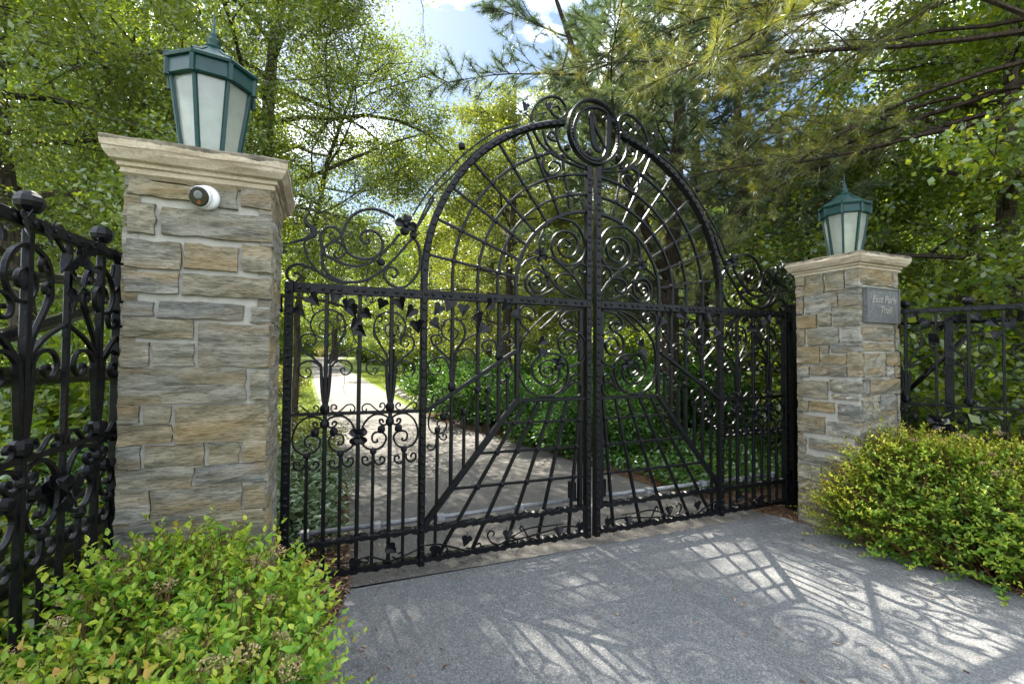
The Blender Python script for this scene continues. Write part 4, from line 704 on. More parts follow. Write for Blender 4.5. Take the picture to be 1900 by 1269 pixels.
    for P in TR['outer_rod']: I.bar('outer_rod', P, .013, .013, n=5)
    for (x, z) in [q[0] for q in TR['ros']][:2]: rosette(root, GX+x, z, -.02, 1.0)
    rosette(root, GX-1.838, .99, -.026, 1.1, .78); rosette(root, GX-1.542, 2.449, -.02, 1.25, .2)
    for q in TR['balls']:
        for (x, z) in q:
            if (x, z) != tuple(TR['balls'][2][1]): I.knob(BALL, x, z)
    mb = MB(); mb.lathe([(.012, -.036), (.036, -.022), (.040, 0), (.036, .022), (.012, .036)], 8, axis='x'); link('knob', mb.mesh('knob', M['iron']), root, loc=(GX-.300, .01, 3.437))
    lv = [q for g_ in TR['leaves'] for q in g_]
    for i, (x, z) in enumerate(lv): I.leaf(x, z-.012, a=rr.uniform(-.9, .9), tilt=rr.uniform(-.7, .5), sc=rr.uniform(1.1, 1.45), yaw=rr.uniform(-.5, .5), y=-.016)
    for q in TR['vineleaf']:
        for i, (x, z) in enumerate(q): I.leaf(x, z, a=rr.uniform(-.8, .8), tilt=rr.uniform(-.4, .4), sc=1.2, y=-.03)
    for (x, z), a in zip(TR['crestleaf'][0], (.2, -.4)): I.leaf(x, z, a=a, sc=1.0)
    # rivets on the faces of the frame
    pts = []
    def along(x0, z0, x1, z1):
        L = math.hypot(x1-x0, z1-z0); s_ = .04; cyc = [.062, .048, .105, .055, .085, .05, .095]; i = rr.integers(0, 7)
        while s_ < L-.03: pts.append((x0+(x1-x0)*s_/L, z0+(z1-z0)*s_/L)); s_ += cyc[i % 7]*.95; i += 1
    along(-2.274, .06, -2.274, 2.0); along(-.0455, .06, -.0455, 3.1); along(-1.403, .06, -1.403, 1.95); along(-2.25, 1.968, -.08, 1.968)
    s_ = np.cumsum(np.r_[0, np.hypot(*np.diff(arch, axis=0).T)])
    for q in np.arange(.06, s_[-1]-.04, .068): pts.append((np.interp(q, s_, arch[:, 0]), np.interp(q, s_, arch[:, 1])))
    o = rivets_mesh(pts, y=-.0205).build('rivets', M['iron'], root, loc=(GX, 0, 0)); o['kind'] = 'stuff'
    # bar and brackets behind the lower rail; pale grey imitates sky reflected in iron
    mb = MB(); mb.tube([(-2.2, .085, .352), (-.10, .085, .352)], .0165, 10); cl = mb.build('sky_sheen_bar', M['steel'], root, smooth=True, loc=(GX, 0, 0))
    for x in (-2.16, -1.70, -1.25, -.62): mb = MB(); mb.bevel_box(x-.028, x+.028, .042, .105, .332, .376, .004); mb.build('bracket', M['steel'], cl)
    mb = MB(); mb.bevel_box(-.165, -.122, .045, .12, .36, .50, .004); mb.build('latch_box', M['iron'], root, loc=(GX, 0, 0))
    return root
gate = build_gate()
right = copy_tree(gate)
right.location = (GX, 0, 0); right.scale = (-1, 1, 1)
tag(right, 'right black wrought iron gate leaf, closed beside the pillar with the plaque', 'gate')
# monogram oval: only on the left leaf
I = Iron(gate)
th = np.linspace(0, 2*math.pi, 61)
ring = np.stack([.004+.240*np.cos(th), 3.408+.268*np.sin(th)], 1)
mb = MB(); mb.sweep(ring, .020, .05, .0); med = mb.build('medallion_ring', M['iron'], gate, loc=(GX, 0, 0))
ring2 = np.stack([.004+.222*np.cos(th), 3.408+.250*np.sin(th)], 1)
bd = MB()
for x, z in ring2[:-1]: bd.lathe([(.003, .010), (.008, .005), (.008, -.004)], 5, c=(x, -.02, z), axis='y')
bd.build('beading', M['iron'], med)
TM = TR['mono']
mono_t = [[(0, .9), (.10, .9), (.25, 1.0), (.5, 1.2), (.62, 1.0), (.75, 1.9), (.88, 2.0), (1, .7)], [(0, .7), (.25, 1.5), (.5, 1.9), (.75, 1.7), (1, .8)], [(0, .6), (.5, 1.1), (1, .7)], None]
for P, tp in zip(TM, mono_t): I.bar('monogram_letter', P, .026, .022, -.006, n=5, taper=tp)
mb = MB(); mb.lathe([(.008, .012), (.020, .008), (.022, -.004)], 10, axis='y'); ms = mb.mesh('monogram_boss', M['iron'])
for q in (TM[0][0], TM[1][1], TM[0][-1]): link('monogram_boss', ms, gate, loc=(GX+q[0], -.012, q[1]))

# hinge posts behind the pillars
for sx, lb in ((-1, 'black steel hinge post behind the pillar with the camera'), (1, 'black steel hinge post behind the pillar with the plaque')):
    po = empty('gate_post', (sx*2.40, .03, 0), lb, 'post', 'gate hinge posts')
    mb = MB(); mb.bevel_box(-.05, .05, -.05, .05, -.05, 2.06, .004); mb.build('shaft', M['iron'], po)
    mb = MB(); mb.bevel_box(-.06, .06, -.06, .06, 2.061, 2.075, .004); mb.build('post_cap', M['iron'], po)
    for z in (.35, 1.85): mb = MB(); mb.lathe([(.02, -.05), (.02, .05)], 10, c=(-sx*.068, -.01, z)); mb.build('hinge', M['iron'], po)
    mb = MB(); mb.bevel_box(-.055 if sx > 0 else -.13, .13 if sx > 0 else .055, -.12, -.0505, .23, .30, .004); mb.build('wall_bracket', M['iron'], po)

# ---------------------------------------------------------------- wing fences
def wing(name, A, u, n_pairs, u0, pitch, end_u, length, low, label, flip):
    root = empty(name, (A[0], A[1], 0), label, 'fence', 'iron wing fences', rz=math.atan2(u[1], u[0]))
    sc = pitch/.42
    def fm(base):
        return lambda q: np.stack([base+(np.asarray(q, float)[:, 0]+2.047)*sc, low+(np.asarray(q, float)[:, 1]-1.148)], 1)
    I0 = Iron(root, 0.)
    mb = MB(); mb.bevel_box(end_u-.03, length, -.017, .017, 1.938, 1.980, .004); mb.build('top_rail', M['iron'], root)
    I0.bar('cross_bar', [(end_u, low), (length, low)], .020, .022, 0)
    for z in (.10, .30): P = wavy(end_u, length, z, 80); mb = MB(); mb.sweep(P, .032+.007*np.sin(P[:, 0]*88), .034, .0); mb.build('bottom_rail', M['iron'], root)
    mb = MB(); mb.bevel_box(end_u-.024, end_u+.014, -.019, .019, 0, 1.937, .004); mb.build('end_stile', M['iron'], root)
    rr = np.random.default_rng(int(length*100)); pts = []
    s_ = end_u
    while s_ < length-.05: pts.append((s_, 1.957)); s_ += rr.uniform(.05, .11)
    rv = rivets_mesh(pts, .011, .006, -.0165); rv2 = rivets_mesh(pts, .011, .006, -.0165); rv2.v = [(x, -y, z) for x, y, z in rv2.v]; rv2.f = [f[::-1] for f in rv2.f]; rv.add(rv2.v, rv2.f)
    o = rv.build('rivets', M['iron'], root); o['kind'] = 'stuff'
    for kx in range(n_pairs):
        b = u0+kx*2*pitch; Ik = Iron(root, 0., fm(b))
        for j, x in enumerate((b, b+pitch*.5, b+pitch, b+pitch*1.5)):
            if x > length-.03: continue
            big = j in (0, 2)
            I0.bar('upright_bar', [(x, 1.934), (x, .03)], .024 if big else .019, .024 if big else .019, 0)
            if big: link('ball_finial', FIN, root, loc=(x, 0, 1.982))
        if b+pitch > length: continue
        for P in TR['tree']: Ik.bar('scroll', P, .0125, .016, 0, n=4, mirror=-1.837, taper=[(0, 1.25), (.3, 1), (1, .6)])
        for P in TR['trunkL']:
            o = Ik.bar('scroll_trunk', P, .020, .022, 0, n=4, mirror=[-2.047, -1.837], taper=[(0, .8), (.6, 1.2), (1, .8)]); Ik.shift(o, pitch)
        for P in TR['leafstem']: Ik.bar('leaf_stem', P, .010, .012, 0, n=3)
        for P in TR['sscroll']: Ik.bar('scroll', P, .009, .016, 0, n=4, mirror=-1.837)
        for P in TR['heart']:
            o = Ik.bar('scroll', P, .0125, .018, 0, n=4, mirror=[-2.047, -1.837]); Ik.shift(o, pitch)
        for x, z in ((-2.047, 1.185), (-1.627, 1.185)): Ik.knob(KNOB, x, z, 0, sc=(1.05, 1.05, 1.0))
        for x in (-2.107, -1.991, -1.685, -1.570): Ik.knob(BALL, x, 1.025, 0, sc=(.95, .95, .95))
        for x, z in ((-2.047, 1.078), (-1.627, 1.078), (-2.152, .88), (-1.947, .88), (-1.737, .88), (-1.53, .88)): Ik.knob(COLLAR, x, z, 0, sc=(1.05, 1.05, 1.))
        for x in (-2.152, -1.947, -1.737, -1.53): Ik.bar('upright_bar', [(x, .885), (x, .0)], .016, .016, 0)
        q = Ik.f([(-1.837, .99)])[0]; rosette(root, q[0], q[1], -.03, 1.25, .78)
        q2 = link('rosette', root.children[-1].data, root, loc=(q[0], .03, q[1]), scale=(1.25, -1.25, 1.25))
        for i in range(4): link('petal', PETAL, q2, rot=(0, .78+i*math.pi/2, 0))
        for (x, z) in TR['leaves'][0]: Ik.leaf(x, z-.012, a=rr.uniform(-.9, .9), tilt=rr.uniform(-.6, .6), sc=rr.uniform(.95, 1.25), yaw=rr.uniform(-.5, .5), y=flip*.02)
    return root, I0
LFA, LFu = (-2.9, -.66), (-.086, -.996); RFA, RFu = (2.72, -.65), (.381, -.925)
wl_root, IL = wing('wing_fence', LFA, LFu, 3, .245, .433, .095, 2.55, 1.20, 'black iron scrollwork fence running towards the viewer from the left pillar', 1)
wr_root, IR = wing('wing_fence', RFA, RFu, 3, .148, .403, .10, 2.4, 1.14, 'black iron scrollwork fence leading away from the right pillar behind the golden shrub', -1)
for root, y, lst in ((wl_root, -.10, (((0.0, 1.86), (2.5, 1.60), .020), ((-.1, 1.445), (2.5, 1.50), .034), ((.10, 1.72), (1.2, 1.44), .026), ((-.1, .75), (2.5, .75), .03))),
                     (wr_root, .10, (((.0, 1.86), (2.3, 1.86), .016), ((.10, 1.18), (.536, 1.727), .020), ((.0, .62), (2.3, .62), .03)))):
    for (a, b, r_t) in lst: mb = MB(); mb.tube([(a[0], y, a[1]), (b[0], y, b[1])], r_t, 8); mb.build('back_tube', M['iron'], root, smooth=True)
for root, u_, y in ((wr_root, .427, .10), (wr_root, 2.0, .10), (wl_root, 1.5, -.10)):
    mb = MB(); mb.bevel_box(u_-.03, u_+.03, y-.03, y+.03, -.05, 1.90, .004); mb.build('support_post', M['iron'], root)

# ---------------------------------------------------------------- trees and shrubs
def unit(v): return v/(np.linalg.norm(v, axis=-1, keepdims=True)+1e-9)
def leaf_quads(r, pos, L, W, flat=.5, down=.35, out=None):
    """diamond leaves folded along the midrib"""
    n = len(pos); d = r.normal(0, 1, (n, 3)); d[:, 2] = d[:, 2]*.6-down
    if out is not None: d += out
    d = unit(d); nr = r.normal(0, 1, (n, 3)); nr[:, 2] += flat*2; s = unit(np.cross(d, nr)); up = np.cross(s, d)
    l = (L*r.uniform(.65, 1.25, n))[:, None]; w = (W*r.uniform(.7, 1.2, n))[:, None]
    return np.stack([pos, pos+d*l*.45+s*w*.5+up*w*.12, pos+d*l, pos+d*l*.45-s*w*.5+up*w*.12], 1)

def limb(r, p0, d, length, n, bend, wob, grav):
    pts = [p0]; d = d.copy(); p = p0
    for i in range(n):
        d = unit(d+r.normal(0, wob, 3)+np.array([0, 0, grav])+bend/n)
        p = p+d*length/n; pts.append(p)
    return np.array(pts)

def broadleaf(seed, H, Rc, z0, n_limb, n_leaf, L, W, trunk_r, mat, lean=(0, 0), spread=.22, droop=-.05, up=.55, top=.97, shape=1., gam=1.5):
    """trunk mesh with limbs, crown mesh of leaves round the twigs"""
    r = np.random.default_rng(seed); wood = MB()
    tz = np.linspace(0, H*.9, 12)
    tr = np.stack([lean[0]*(tz/H)**1.5+np.cumsum(r.normal(0, .045, 12)), lean[1]*(tz/H)**1.5+np.cumsum(r.normal(0, .045, 12)), tz], 1); tr -= tr[0]*np.array([1, 1, 0])
    rad = trunk_r*(1-tz/H)**.8+.012; rad[0] *= 1.35
    wood.tube(tr, rad, 8)
    anchors = []; wts = []
    for i in range(n_limb):
        f = (z0/H)+(top-z0/H)*((i+.5)/n_limb)**.9*.93; z = f*H*.9
        st = np.array([np.interp(z, tz, tr[:, k_]) for k_ in range(3)]); az = i*2.39996+r.uniform(-.5, .5)
        u = (f-z0/H)/(1-z0/H); prof = max(.25, (1-max(0, (u-.35)/.65)**2)**.5*(.72+.28*min(1, u/.3)))*shape
        ln = Rc*prof*r.uniform(.75, 1.1)*(.55+.45*math.cos(u*1.4)); e = up*(.4+.9*u)
        d = unit(np.array([math.cos(az), math.sin(az), e]))
        lp = limb(r, st, d, ln, 7, np.zeros(3), .13, droop)
        r0 = min(np.interp(z, tz, rad)*.55, .010+.011*ln)
        wood.tube(lp, np.linspace(r0, .010, len(lp)), 5, False)
        for j in range(11):
            t = r.uniform(.22, 1.)*7; k0 = min(int(t), 6); sp = lp[k0]+(lp[k0+1]-lp[k0])*(t-k0)
            dd = unit(lp[k0+1]-lp[k0]); sd_ = unit(np.cross(dd, r.normal(0, 1, 3))); sd_[2] *= .6
            sub = limb(r, sp, unit(dd*.6+sd_), ln*r.uniform(.20, .42)+.25, 5, np.zeros(3), .22, droop*1.6)
            wood.tube(sub, np.linspace(.012, .004, 6), 3, False)
            anchors += [sub[2], sub[3], sub[4], sub[5], sub[5]]
            for q in range(3):
                b = sub[r.integers(2, 6)]; tw = limb(r, b, unit(r.normal(0, 1, 3)+np.array([0, 0, -.1])), r.uniform(.25, .6), 3, np.zeros(3), .3, droop*2)
                wood.tube(tw, np.array([.005, .004, .003, .002]), 3, False); anchors += [tw[1], tw[2], tw[3]]
    A = np.array(anchors); idx = r.integers(0, len(A), n_leaf)
    cl = r.gamma(gam, 1, len(A)); cl /= cl.sum(); idx = r.choice(len(A), n_leaf, p=cl)
    pos = A[idx]+r.normal(0, spread*.55, (n_leaf, 3))*np.array([1, 1, .8])
    pos = pos[pos[:, 2] > z0*.8]
    V = leaf_quads(r, pos, L, W)
    return wood.mesh('trunk', M['bark']), quads_mesh('crown', V, M[mat])

def put_tree(name, meshes, x, y, label, cat='tree', group=None, rz=0., s=1., sz=None, part=('trunk', 'crown')):
    root = empty(name, (x, y, float(hill(x, y))), label, cat, group, rz=rz); root.scale = (s, s, sz or s)
    for nm, me in zip(part, meshes): link(nm, me, root)
    return root

def at(px, dist):
    """ground position at a distance along the viewing azimuth of an image column"""
    a = YAW+math.atan((px-950)/864.4); return -2.0862+dist*math.sin(a), -3.3035+dist*math.cos(a)

def pine(seed, H, Rc, z0, n_limb, trunk_r, needle_len, needle_w, n_need, mat, lean=(0, 0), az_range=None, droop=-.03, fork=False, subs=13, zt=.97):
    r = np.random.default_rng(seed); wood = MB()
    tz = np.linspace(0, H, 14)
    tr = np.stack([lean[0]*(tz/H)**1.3+np.cumsum(r.normal(0, .05, 14)), lean[1]*(tz/H)**1.3+np.cumsum(r.normal(0, .05, 14)), tz], 1); tr -= tr[0]*np.array([1, 1, 0])
    rad = trunk_r*(1-tz/H)**.7+.02; rad[0] *= 1.25
    wood.tube(tr, rad, 9)
    if fork:
        i0 = int(fork*13); fk = limb(r, tr[i0], unit(np.array([-.75, -.25, .65])), H*.40, 9, np.zeros(3), .06, .10)
        wood.tube(fk, np.linspace(rad[i0]*.75, .03, 10), 7, False)
    tips = []; dirs = []
    stems = [(tr, tz)]
    for i in range(n_limb):
        z = (z0+(H*zt-z0)*((i+.5)/n_limb)**.95)
        st = np.array([np.interp(z, tz, tr[:, k_]) for k_ in range(3)])
        if fork and r.uniform() < .3:
            q = r.integers(3, 9); st = fk[q]
        az = i*2.39996+r.uniform(-.4, .4)
        if az_range: az = r.uniform(*az_range)
        u = (z-z0)/(H-z0); ln = Rc*(1-u*.8)*r.uniform(.7, 1.1)
        d = unit(np.array([math.cos(az), math.sin(az), .10+.5*u+r.uniform(-.15, .15)]))
        lp = limb(r, st, d, ln, 8, np.array([0, 0, .25]), .09, droop)
        wood.tube(lp, np.linspace(.008+.005*ln, .004, 9), 5, False)
        for j in range(subs):
            t = (.2+.8*(j+r.uniform(0, 1))/subs)*8; t = min(t, 7.99); k0 = int(t); sp = lp[k0]+(lp[k0+1]-lp[k0])*(t-k0)
            dd = unit(lp[k0+1]-lp[k0]); sgn = 1 if j % 2 else -1; side = unit(np.cross(dd, np.array([0, 0, 1.])))*sgn
            sub = limb(r, sp, unit(dd*.75+side*.8+r.normal(0, .2, 3)), (ln*.30*(1.15-t/9)+.18)*r.uniform(.7, 1.2), 4, np.array([0, 0, .3]), .12, droop)
            wood.tube(sub, np.linspace(.008, .004, 5), 3, False)
            for a, b in ((1, 2), (2, 3), (3, 4)):
                tips.append(sub[b]); dirs.append(unit(sub[b]-sub[a]))
            for q in range(3):
                b = sub[r.integers(1, 5)]; dq = unit(unit(sub[-1]-sub[0])+r.normal(0, .6, 3)); ln2 = r.uniform(.12, .28)
                tw = np.array([b, b+dq*ln2*.5, b+dq*ln2+np.array([0, 0, .02])]); wood.tube(tw, np.array([.004, .003, .003]), 3, False)
                tips += [tw[1], tw[2]]; dirs += [dq, dq]
    T = np.array(tips); D = np.array(dirs); n = len(T)
    P = np.repeat(T, n_need, 0)+np.repeat(D, n_need, 0)*r.uniform(-.10, .015, (n*n_need, 1)); dn = unit(np.repeat(D, n_need, 0)*.75+r.normal(0, .5, (n*n_need, 3))+np.array([0, 0, .12]))
    s = unit(np.cross(dn, r.normal(0, 1, (n*n_need, 3)))); l = needle_len*r.uniform(.7, 1.15, (n*n_need, 1))
    V = np.stack([P-s*needle_w*.5, P+s*needle_w*.5, P+dn*l+np.array([0, 0, -.008])], 1)
    print('pine', len(T), len(V))
    return wood.mesh('trunk', M['pbark']), quads_mesh('crown', V, M[mat], 3)

big = broadleaf(21, 12.5, 4.3, 2.6, 36, 190000, .060, .030, .15, 'leafA', spread=.22, droop=-.06, up=.6, lean=(.9, .3), gam=1.3)
mid = broadleaf(22, 10.5, 3.3, 2.3, 28, 100000, .072, .038, .14, 'leafB', spread=.20, droop=-.09, up=.7, gam=1.1)
mpl = broadleaf(23, 9.0, 3.6, 1.3, 26, 60000, .088, .060, .16, 'leafC', spread=.26, droop=-.02, up=.5)
x, y = at(447, 9.2)
put_tree('locust_tree', big, x, y, 'tall feathery green tree behind the left pillar and its lantern', rz=-.1, s=1.0)
x, y = at(50, 8.6)
put_tree('locust_tree', big, x, y, 'feathery green tree at the far left edge behind the wing fence', rz=2.6, s=.95)
slim = broadleaf(25, 9.2, 2.7, 3.5, 26, 42000, .060, .030, .055, 'leafA', spread=.24, droop=-.02, up=.6, lean=(1.3, .2), gam=1.1)
x, y = at(546, 9.8)
put_tree('locust_tree', slim, x, y, 'slim trunked feathery tree standing left of the inner drive behind the left gate leaf', rz=0)
x, y = at(250, 16)
put_tree('maple_tree', mpl, x, y, 'broad leafy tree farther back between the two feathery trees', rz=1.1, s=1.35)
x, y = at(950, 12)
put_tree('birch_tree', mid, x, y, 'light loose tree with hanging leaves behind the monogram', rz=.2, s=.9)
x, y = at(905, 17)
put_tree('birch_tree', mid, x, y, 'smaller loose tree below the open sky in the middle', rz=2.2, s=.92)

pn = pine(31, 13, 3.9, 2.0, 74, .16, .13, .0060, 38, 'needle', lean=(.5, .2), fork=.30, subs=16)
x, y = at(1235, 9.6)
put_tree('pine_tree', pn, x, y, 'dark pine with a forked reddish trunk behind the right gate leaf', rz=.0)
x, y = at(1405, 10)
put_tree('pine_tree', pn, x, y, 'smaller dense pine between the gate and the right lantern', rz=2.4, s=.75)
po_ = pine(32, 10.5, 5.4, 3.9, 46, .2, .125, .0050, 42, 'needle2', lean=(-.6, .6), az_range=(R(95), R(200)), droop=-.085, subs=16)
put_tree('pine_tree', po_, 4.9, -1.35, 'overhanging pine whose sunlit boughs sweep in from the upper right', rz=0)

bgs = [(1310, 12.5, pn, 1.0, 3.3, 'dense dark pine just right of the forked pine'), (1085, 16, pn, 1.05, 1.3, 'dense pine between the loose hanging tree and the forked pine'), (1570, 15, mpl, .85, 1.9, 'leafy tree behind the right lantern'), (1800, 12, mpl, 1.0, 3.0, 'sunlit leafy tree above the right wing fence'),
       (1900, 9.0, mpl, .9, 4.4, 'leafy tree at the right edge of the view'), (735, 33, mpl, .7, .5, 'rounded dark green tree beside the bend of the drive'),
       (455, 42, mpl, 1.5, 2.0, 'large pale tree to the left of the far drive'), (800, 30, mpl, 1.25, 5.0, 'yellow green tree behind the twin lamp post'), (310, 22, mpl, 1.3, .9, 'broad tree far behind the left pillar'),
       (620, 52, mpl, 1.9, 3.6, 'distant tree closing the end of the drive'), (930, 24, mid, 1.1, 1.3, 'loose tree beyond the hedge right of the drive'), (130, 24, mpl, 1.7, 2.9, 'tall tree far behind the left wing fence'), (1180, 19, pn, 1.1, 4.1, 'tall pine farther back behind the forked pine')]
for px, d_, me, s, rz, lb in bgs:
    x, y = at(px, d_); put_tree('background_tree', me, x, y, lb, group='trees behind the gate', rz=rz, s=s)

for i, (px, d_, s) in enumerate([(-60, 40, 1.7), (60, 46, 1.8), (180, 38, 1.6), (300, 44, 1.9), (430, 40, 1.7), (500, 65, 1.9), (570, 82, 2.0), (660, 78, 2.0), (720, 60, 1.7), (770, 50, 1.8), (850, 42, 1.7), (930, 48, 1.8), (1010, 40, 1.8), (1100, 46, 1.9), (1190, 38, 1.8), (1300, 42, 1.8), (1420, 40, 1.7), (1540, 38, 1.7), (1680, 36, 1.6), (1800, 34, 1.6), (1930, 32, 1.6), (2080, 32, 1.6)]):
    x, y = at(px, d_); put_tree('distant_tree', mpl, x, y, 'distant tree in the wooded background beyond the gate and fences', group='distant woodland trees', rz=i*1.7, s=s)
def shrub(seed, H, Rc, n_leaf, L, W, mat, n_stem=16, spread=.10):
    r = np.random.default_rng(seed); wood = MB(); A = []
    for i in range(n_stem):
        az = i*2.39996+r.uniform(-.4, .4); e = r.uniform(.5, 2.2)
        ln = r.uniform(.75, 1.1)/math.hypot(math.cos(math.atan(e))/Rc, math.sin(math.atan(e))/H)
        lp = limb(r, np.array([.08*math.cos(az), .08*math.sin(az), 0]), unit(np.array([math.cos(az), math.sin(az), e])), ln, 6, np.zeros(3), .12, .0)
        wood.tube(lp, np.linspace(.012, .004, 7), 4, False); A += [lp[3], lp[4], lp[5], lp[6]]
        for j in range(7):
            b = lp[r.integers(2, 7)]; tw = limb(r, b, unit(r.normal(0, 1, 3)+np.array([0, 0, .35])), r.uniform(.15, .4)*Rc, 3, np.zeros(3), .25, 0)
            wood.tube(tw, np.array([.005, .004, .003, .002]), 3, False); A += [tw[1], tw[2], tw[3]]
    A = np.array(A); A = A[A[:, 2] > .02]; pos = A[r.integers(0, len(A), n_leaf)]+r.normal(0, spread, (n_leaf, 3)); pos[:, 2] = np.abs(pos[:, 2])+.01
    out = unit(pos-np.array([0, 0, H*.3]))*.8
    return wood.mesh('stems', M['bark']), quads_mesh('foliage', leaf_quads(r, pos, L, W, .7, .15, out), M[mat])
shD = shrub(41, 1.35, 1.0, 9000, .075, .045, 'leafD'); shC = shrub(42, 1.9, 1.2, 9500, .095, .060, 'leafC', spread=.14)
shS = shrub(43, .62, .45, 2600, .070, .026, 'leafS', 12, .06); shY = shrub(44, .7, .55, 4200, .05, .026, 'leafY', 14, .07)
SP = ('stems', 'foliage')
ORD = ['first', 'second', 'third', 'fourth', 'fifth', 'sixth', 'seventh', 'eighth', 'ninth', 'tenth', 'eleventh', 'twelfth', 'thirteenth', 'fourteenth']
HL = ['glossy green hedge shrub nearest the gate on the right of the inner drive', 'second glossy hedge shrub along the edge of the inner drive', 'glossy hedge shrub in the middle of the row along the inner drive', 'fourth glossy hedge shrub along the inner drive edge', 'glossy shrub in the back row behind the nearest hedge shrubs', 'largest back row hedge shrub under the loose hanging tree', 'fifth hedge shrub along the drive where the lawn begins', 'glossy shrub at the far end of the back hedge row', 'last hedge shrub along the inner drive before the row of fieldstones']
hedge = [(1.75, 2.9, .8), (1.60, 4.0, .95), (1.75, 5.3, 1.05), (1.35, 6.6, 1.0), (2.7, 3.6, 1.1), (2.9, 5.2, 1.2), (1.2, 8.3, 1.05), (2.2, 7.2, 1.2), (1.3, 10.4, 1.05)]
for i, (x, y, s) in enumerate(hedge):
    put_tree('hedge_shrub', shD, x, y, HL[i], 'shrub', 'hedge along the inner drive', rz=i*1.3, s=s, part=SP)
und = [(1330, 10.5, 1.2), (1440, 9.2, 1.0), (1200, 10.5, 1.2), (1130, 12.5, 1.3), (1400, 11.5, 1.4)]
for i, (px, d_, s) in enumerate(und):
    x, y = at(px, d_); put_tree('understory_shrub', shD, x, y, 'dark leafy understory shrub, '+['directly under the forked pine', 'in front of the pines nearest the right pillar', 'at the left foot of the forked pine', 'farthest back left of the forked pine', 'in the gap between the two pines'][i], 'shrub', 'shrubs under the pines', rz=i*1.7, s=s, part=SP)
rb = [(1560, 9.0, 1.2, 'leafy shrub just behind the pillar with the plaque'), (1680, 7.6, 1.0, 'sunlit leafy shrub behind the inner end of the right wing fence'), (1790, 7.0, 1.0, 'tall leafy shrub behind the middle of the right wing fence'), (1890, 6.6, 1.0, 'leafy shrub behind the outer end of the right wing fence'), (1730, 9.2, 1.5, 'largest shrub in the second row behind the right wing fence'), (1850, 8.6, 1.35, 'second row shrub at the right edge behind the wing fence')]
for i, (px, d_, s, lb) in enumerate(rb):
    x, y = at(px, d_); put_tree('woodland_shrub', shC, x, y, lb, 'shrub', 'shrubs behind the right wing fence', rz=i*2.1, s=s, part=SP)
lbs = [(20, 3.6, .62, 'leafy shrub right behind the left wing fence at the edge of the view'), (150, 4.4, .7, 'leafy shrub behind the left wing fence beside the pillar'), (90, 5.6, 1.0, 'tall shrub in the second row behind the left wing fence'), (215, 6.0, .9, 'shrub showing between the wing fence and the left pillar'), (10, 6.4, 1.1, 'tall shrub at the far left behind the wing fence')]
for i, (px, d_, s, lb) in enumerate(lbs):
    x, y = at(px, d_); put_tree('border_shrub', shC if i != 1 else shD, x, y, lb, 'shrub', 'shrubs behind the left wing fence', rz=i*1.9, s=s, part=SP)
for i, (x, y, s) in enumerate([(-2.28, .75, .9), (-2.4, 1.35, 1.05), (-2.2, 2.0, .9), (-2.45, 2.6, 1.1)]):
    put_tree('sage_plant', shS, x, y, ORD[i]+' pale sage green plant from the gate in the left mulch bed', 'plant', 'sage plants in the left bed', rz=i*1.1, s=s, part=SP)
for i, (x, y, s, lb) in enumerate([(-2.35, 3.5, 1.0, 'golden yellow shrub behind the sage plants left of the inner drive'), (-3.2, 15, 1.5, 'golden yellow shrub on the lawn edge farther up the drive'), (-1.2, 58, 2.2, 'golden shrubs closing the far end of the drive')]):
    put_tree('golden_shrub', shY, x, y, lb, 'shrub', rz=i*1.1, s=s, part=SP)

# far-off wood behind everything
n = 70000; fx = rng.uniform(-110, 150, n); fd = rng.uniform(0, 1, n)
hgt = 10+3.5*np.sin(fx*.21)+2.5*np.sin(fx*.57+1)+1.5*np.sin(fx*1.3)
pw = np.stack([fx, 88+8*np.sin(fx*.05)+10*fd-.0035*fx**2, 1+hgt*rng.uniform(0, 1, n)**.8], 1)
tag(link('far_wood', quads_mesh('far_wood', leaf_quads(rng, pw, .95, .75), M['leafC'])), 'hazy far-off wood closing the view behind the drive', 'wood', kind='stuff')
for i, (px, d_, s) in enumerate([(545, 66, 2.2), (590, 72, 2.0), (640, 70, 2.2), (680, 48, 1.5), (720, 44, 1.6), (770, 36, 1.3), (820, 34, 1.3), (870, 30, 1.3), (510, 40, 1.6), (930, 28, 1.3), (1050, 21, 1.5), (1150, 20, 1.6), (1260, 19, 1.7), (1350, 18, 1.7), (1450, 17, 1.6), (1530, 14, 1.5)]):
    x, y = at(px, d_); put_tree('far_shrub', shC, x, y, (ORD[i]+' rounded shrub in the planting at the far end of the lawn' if i < 10 else ORD[i-10]+' from the left of the tall shrubs in the dark behind the right gate leaf'), 'shrub', 'shrubs far up the drive', rz=i*1.3, s=s, part=SP)

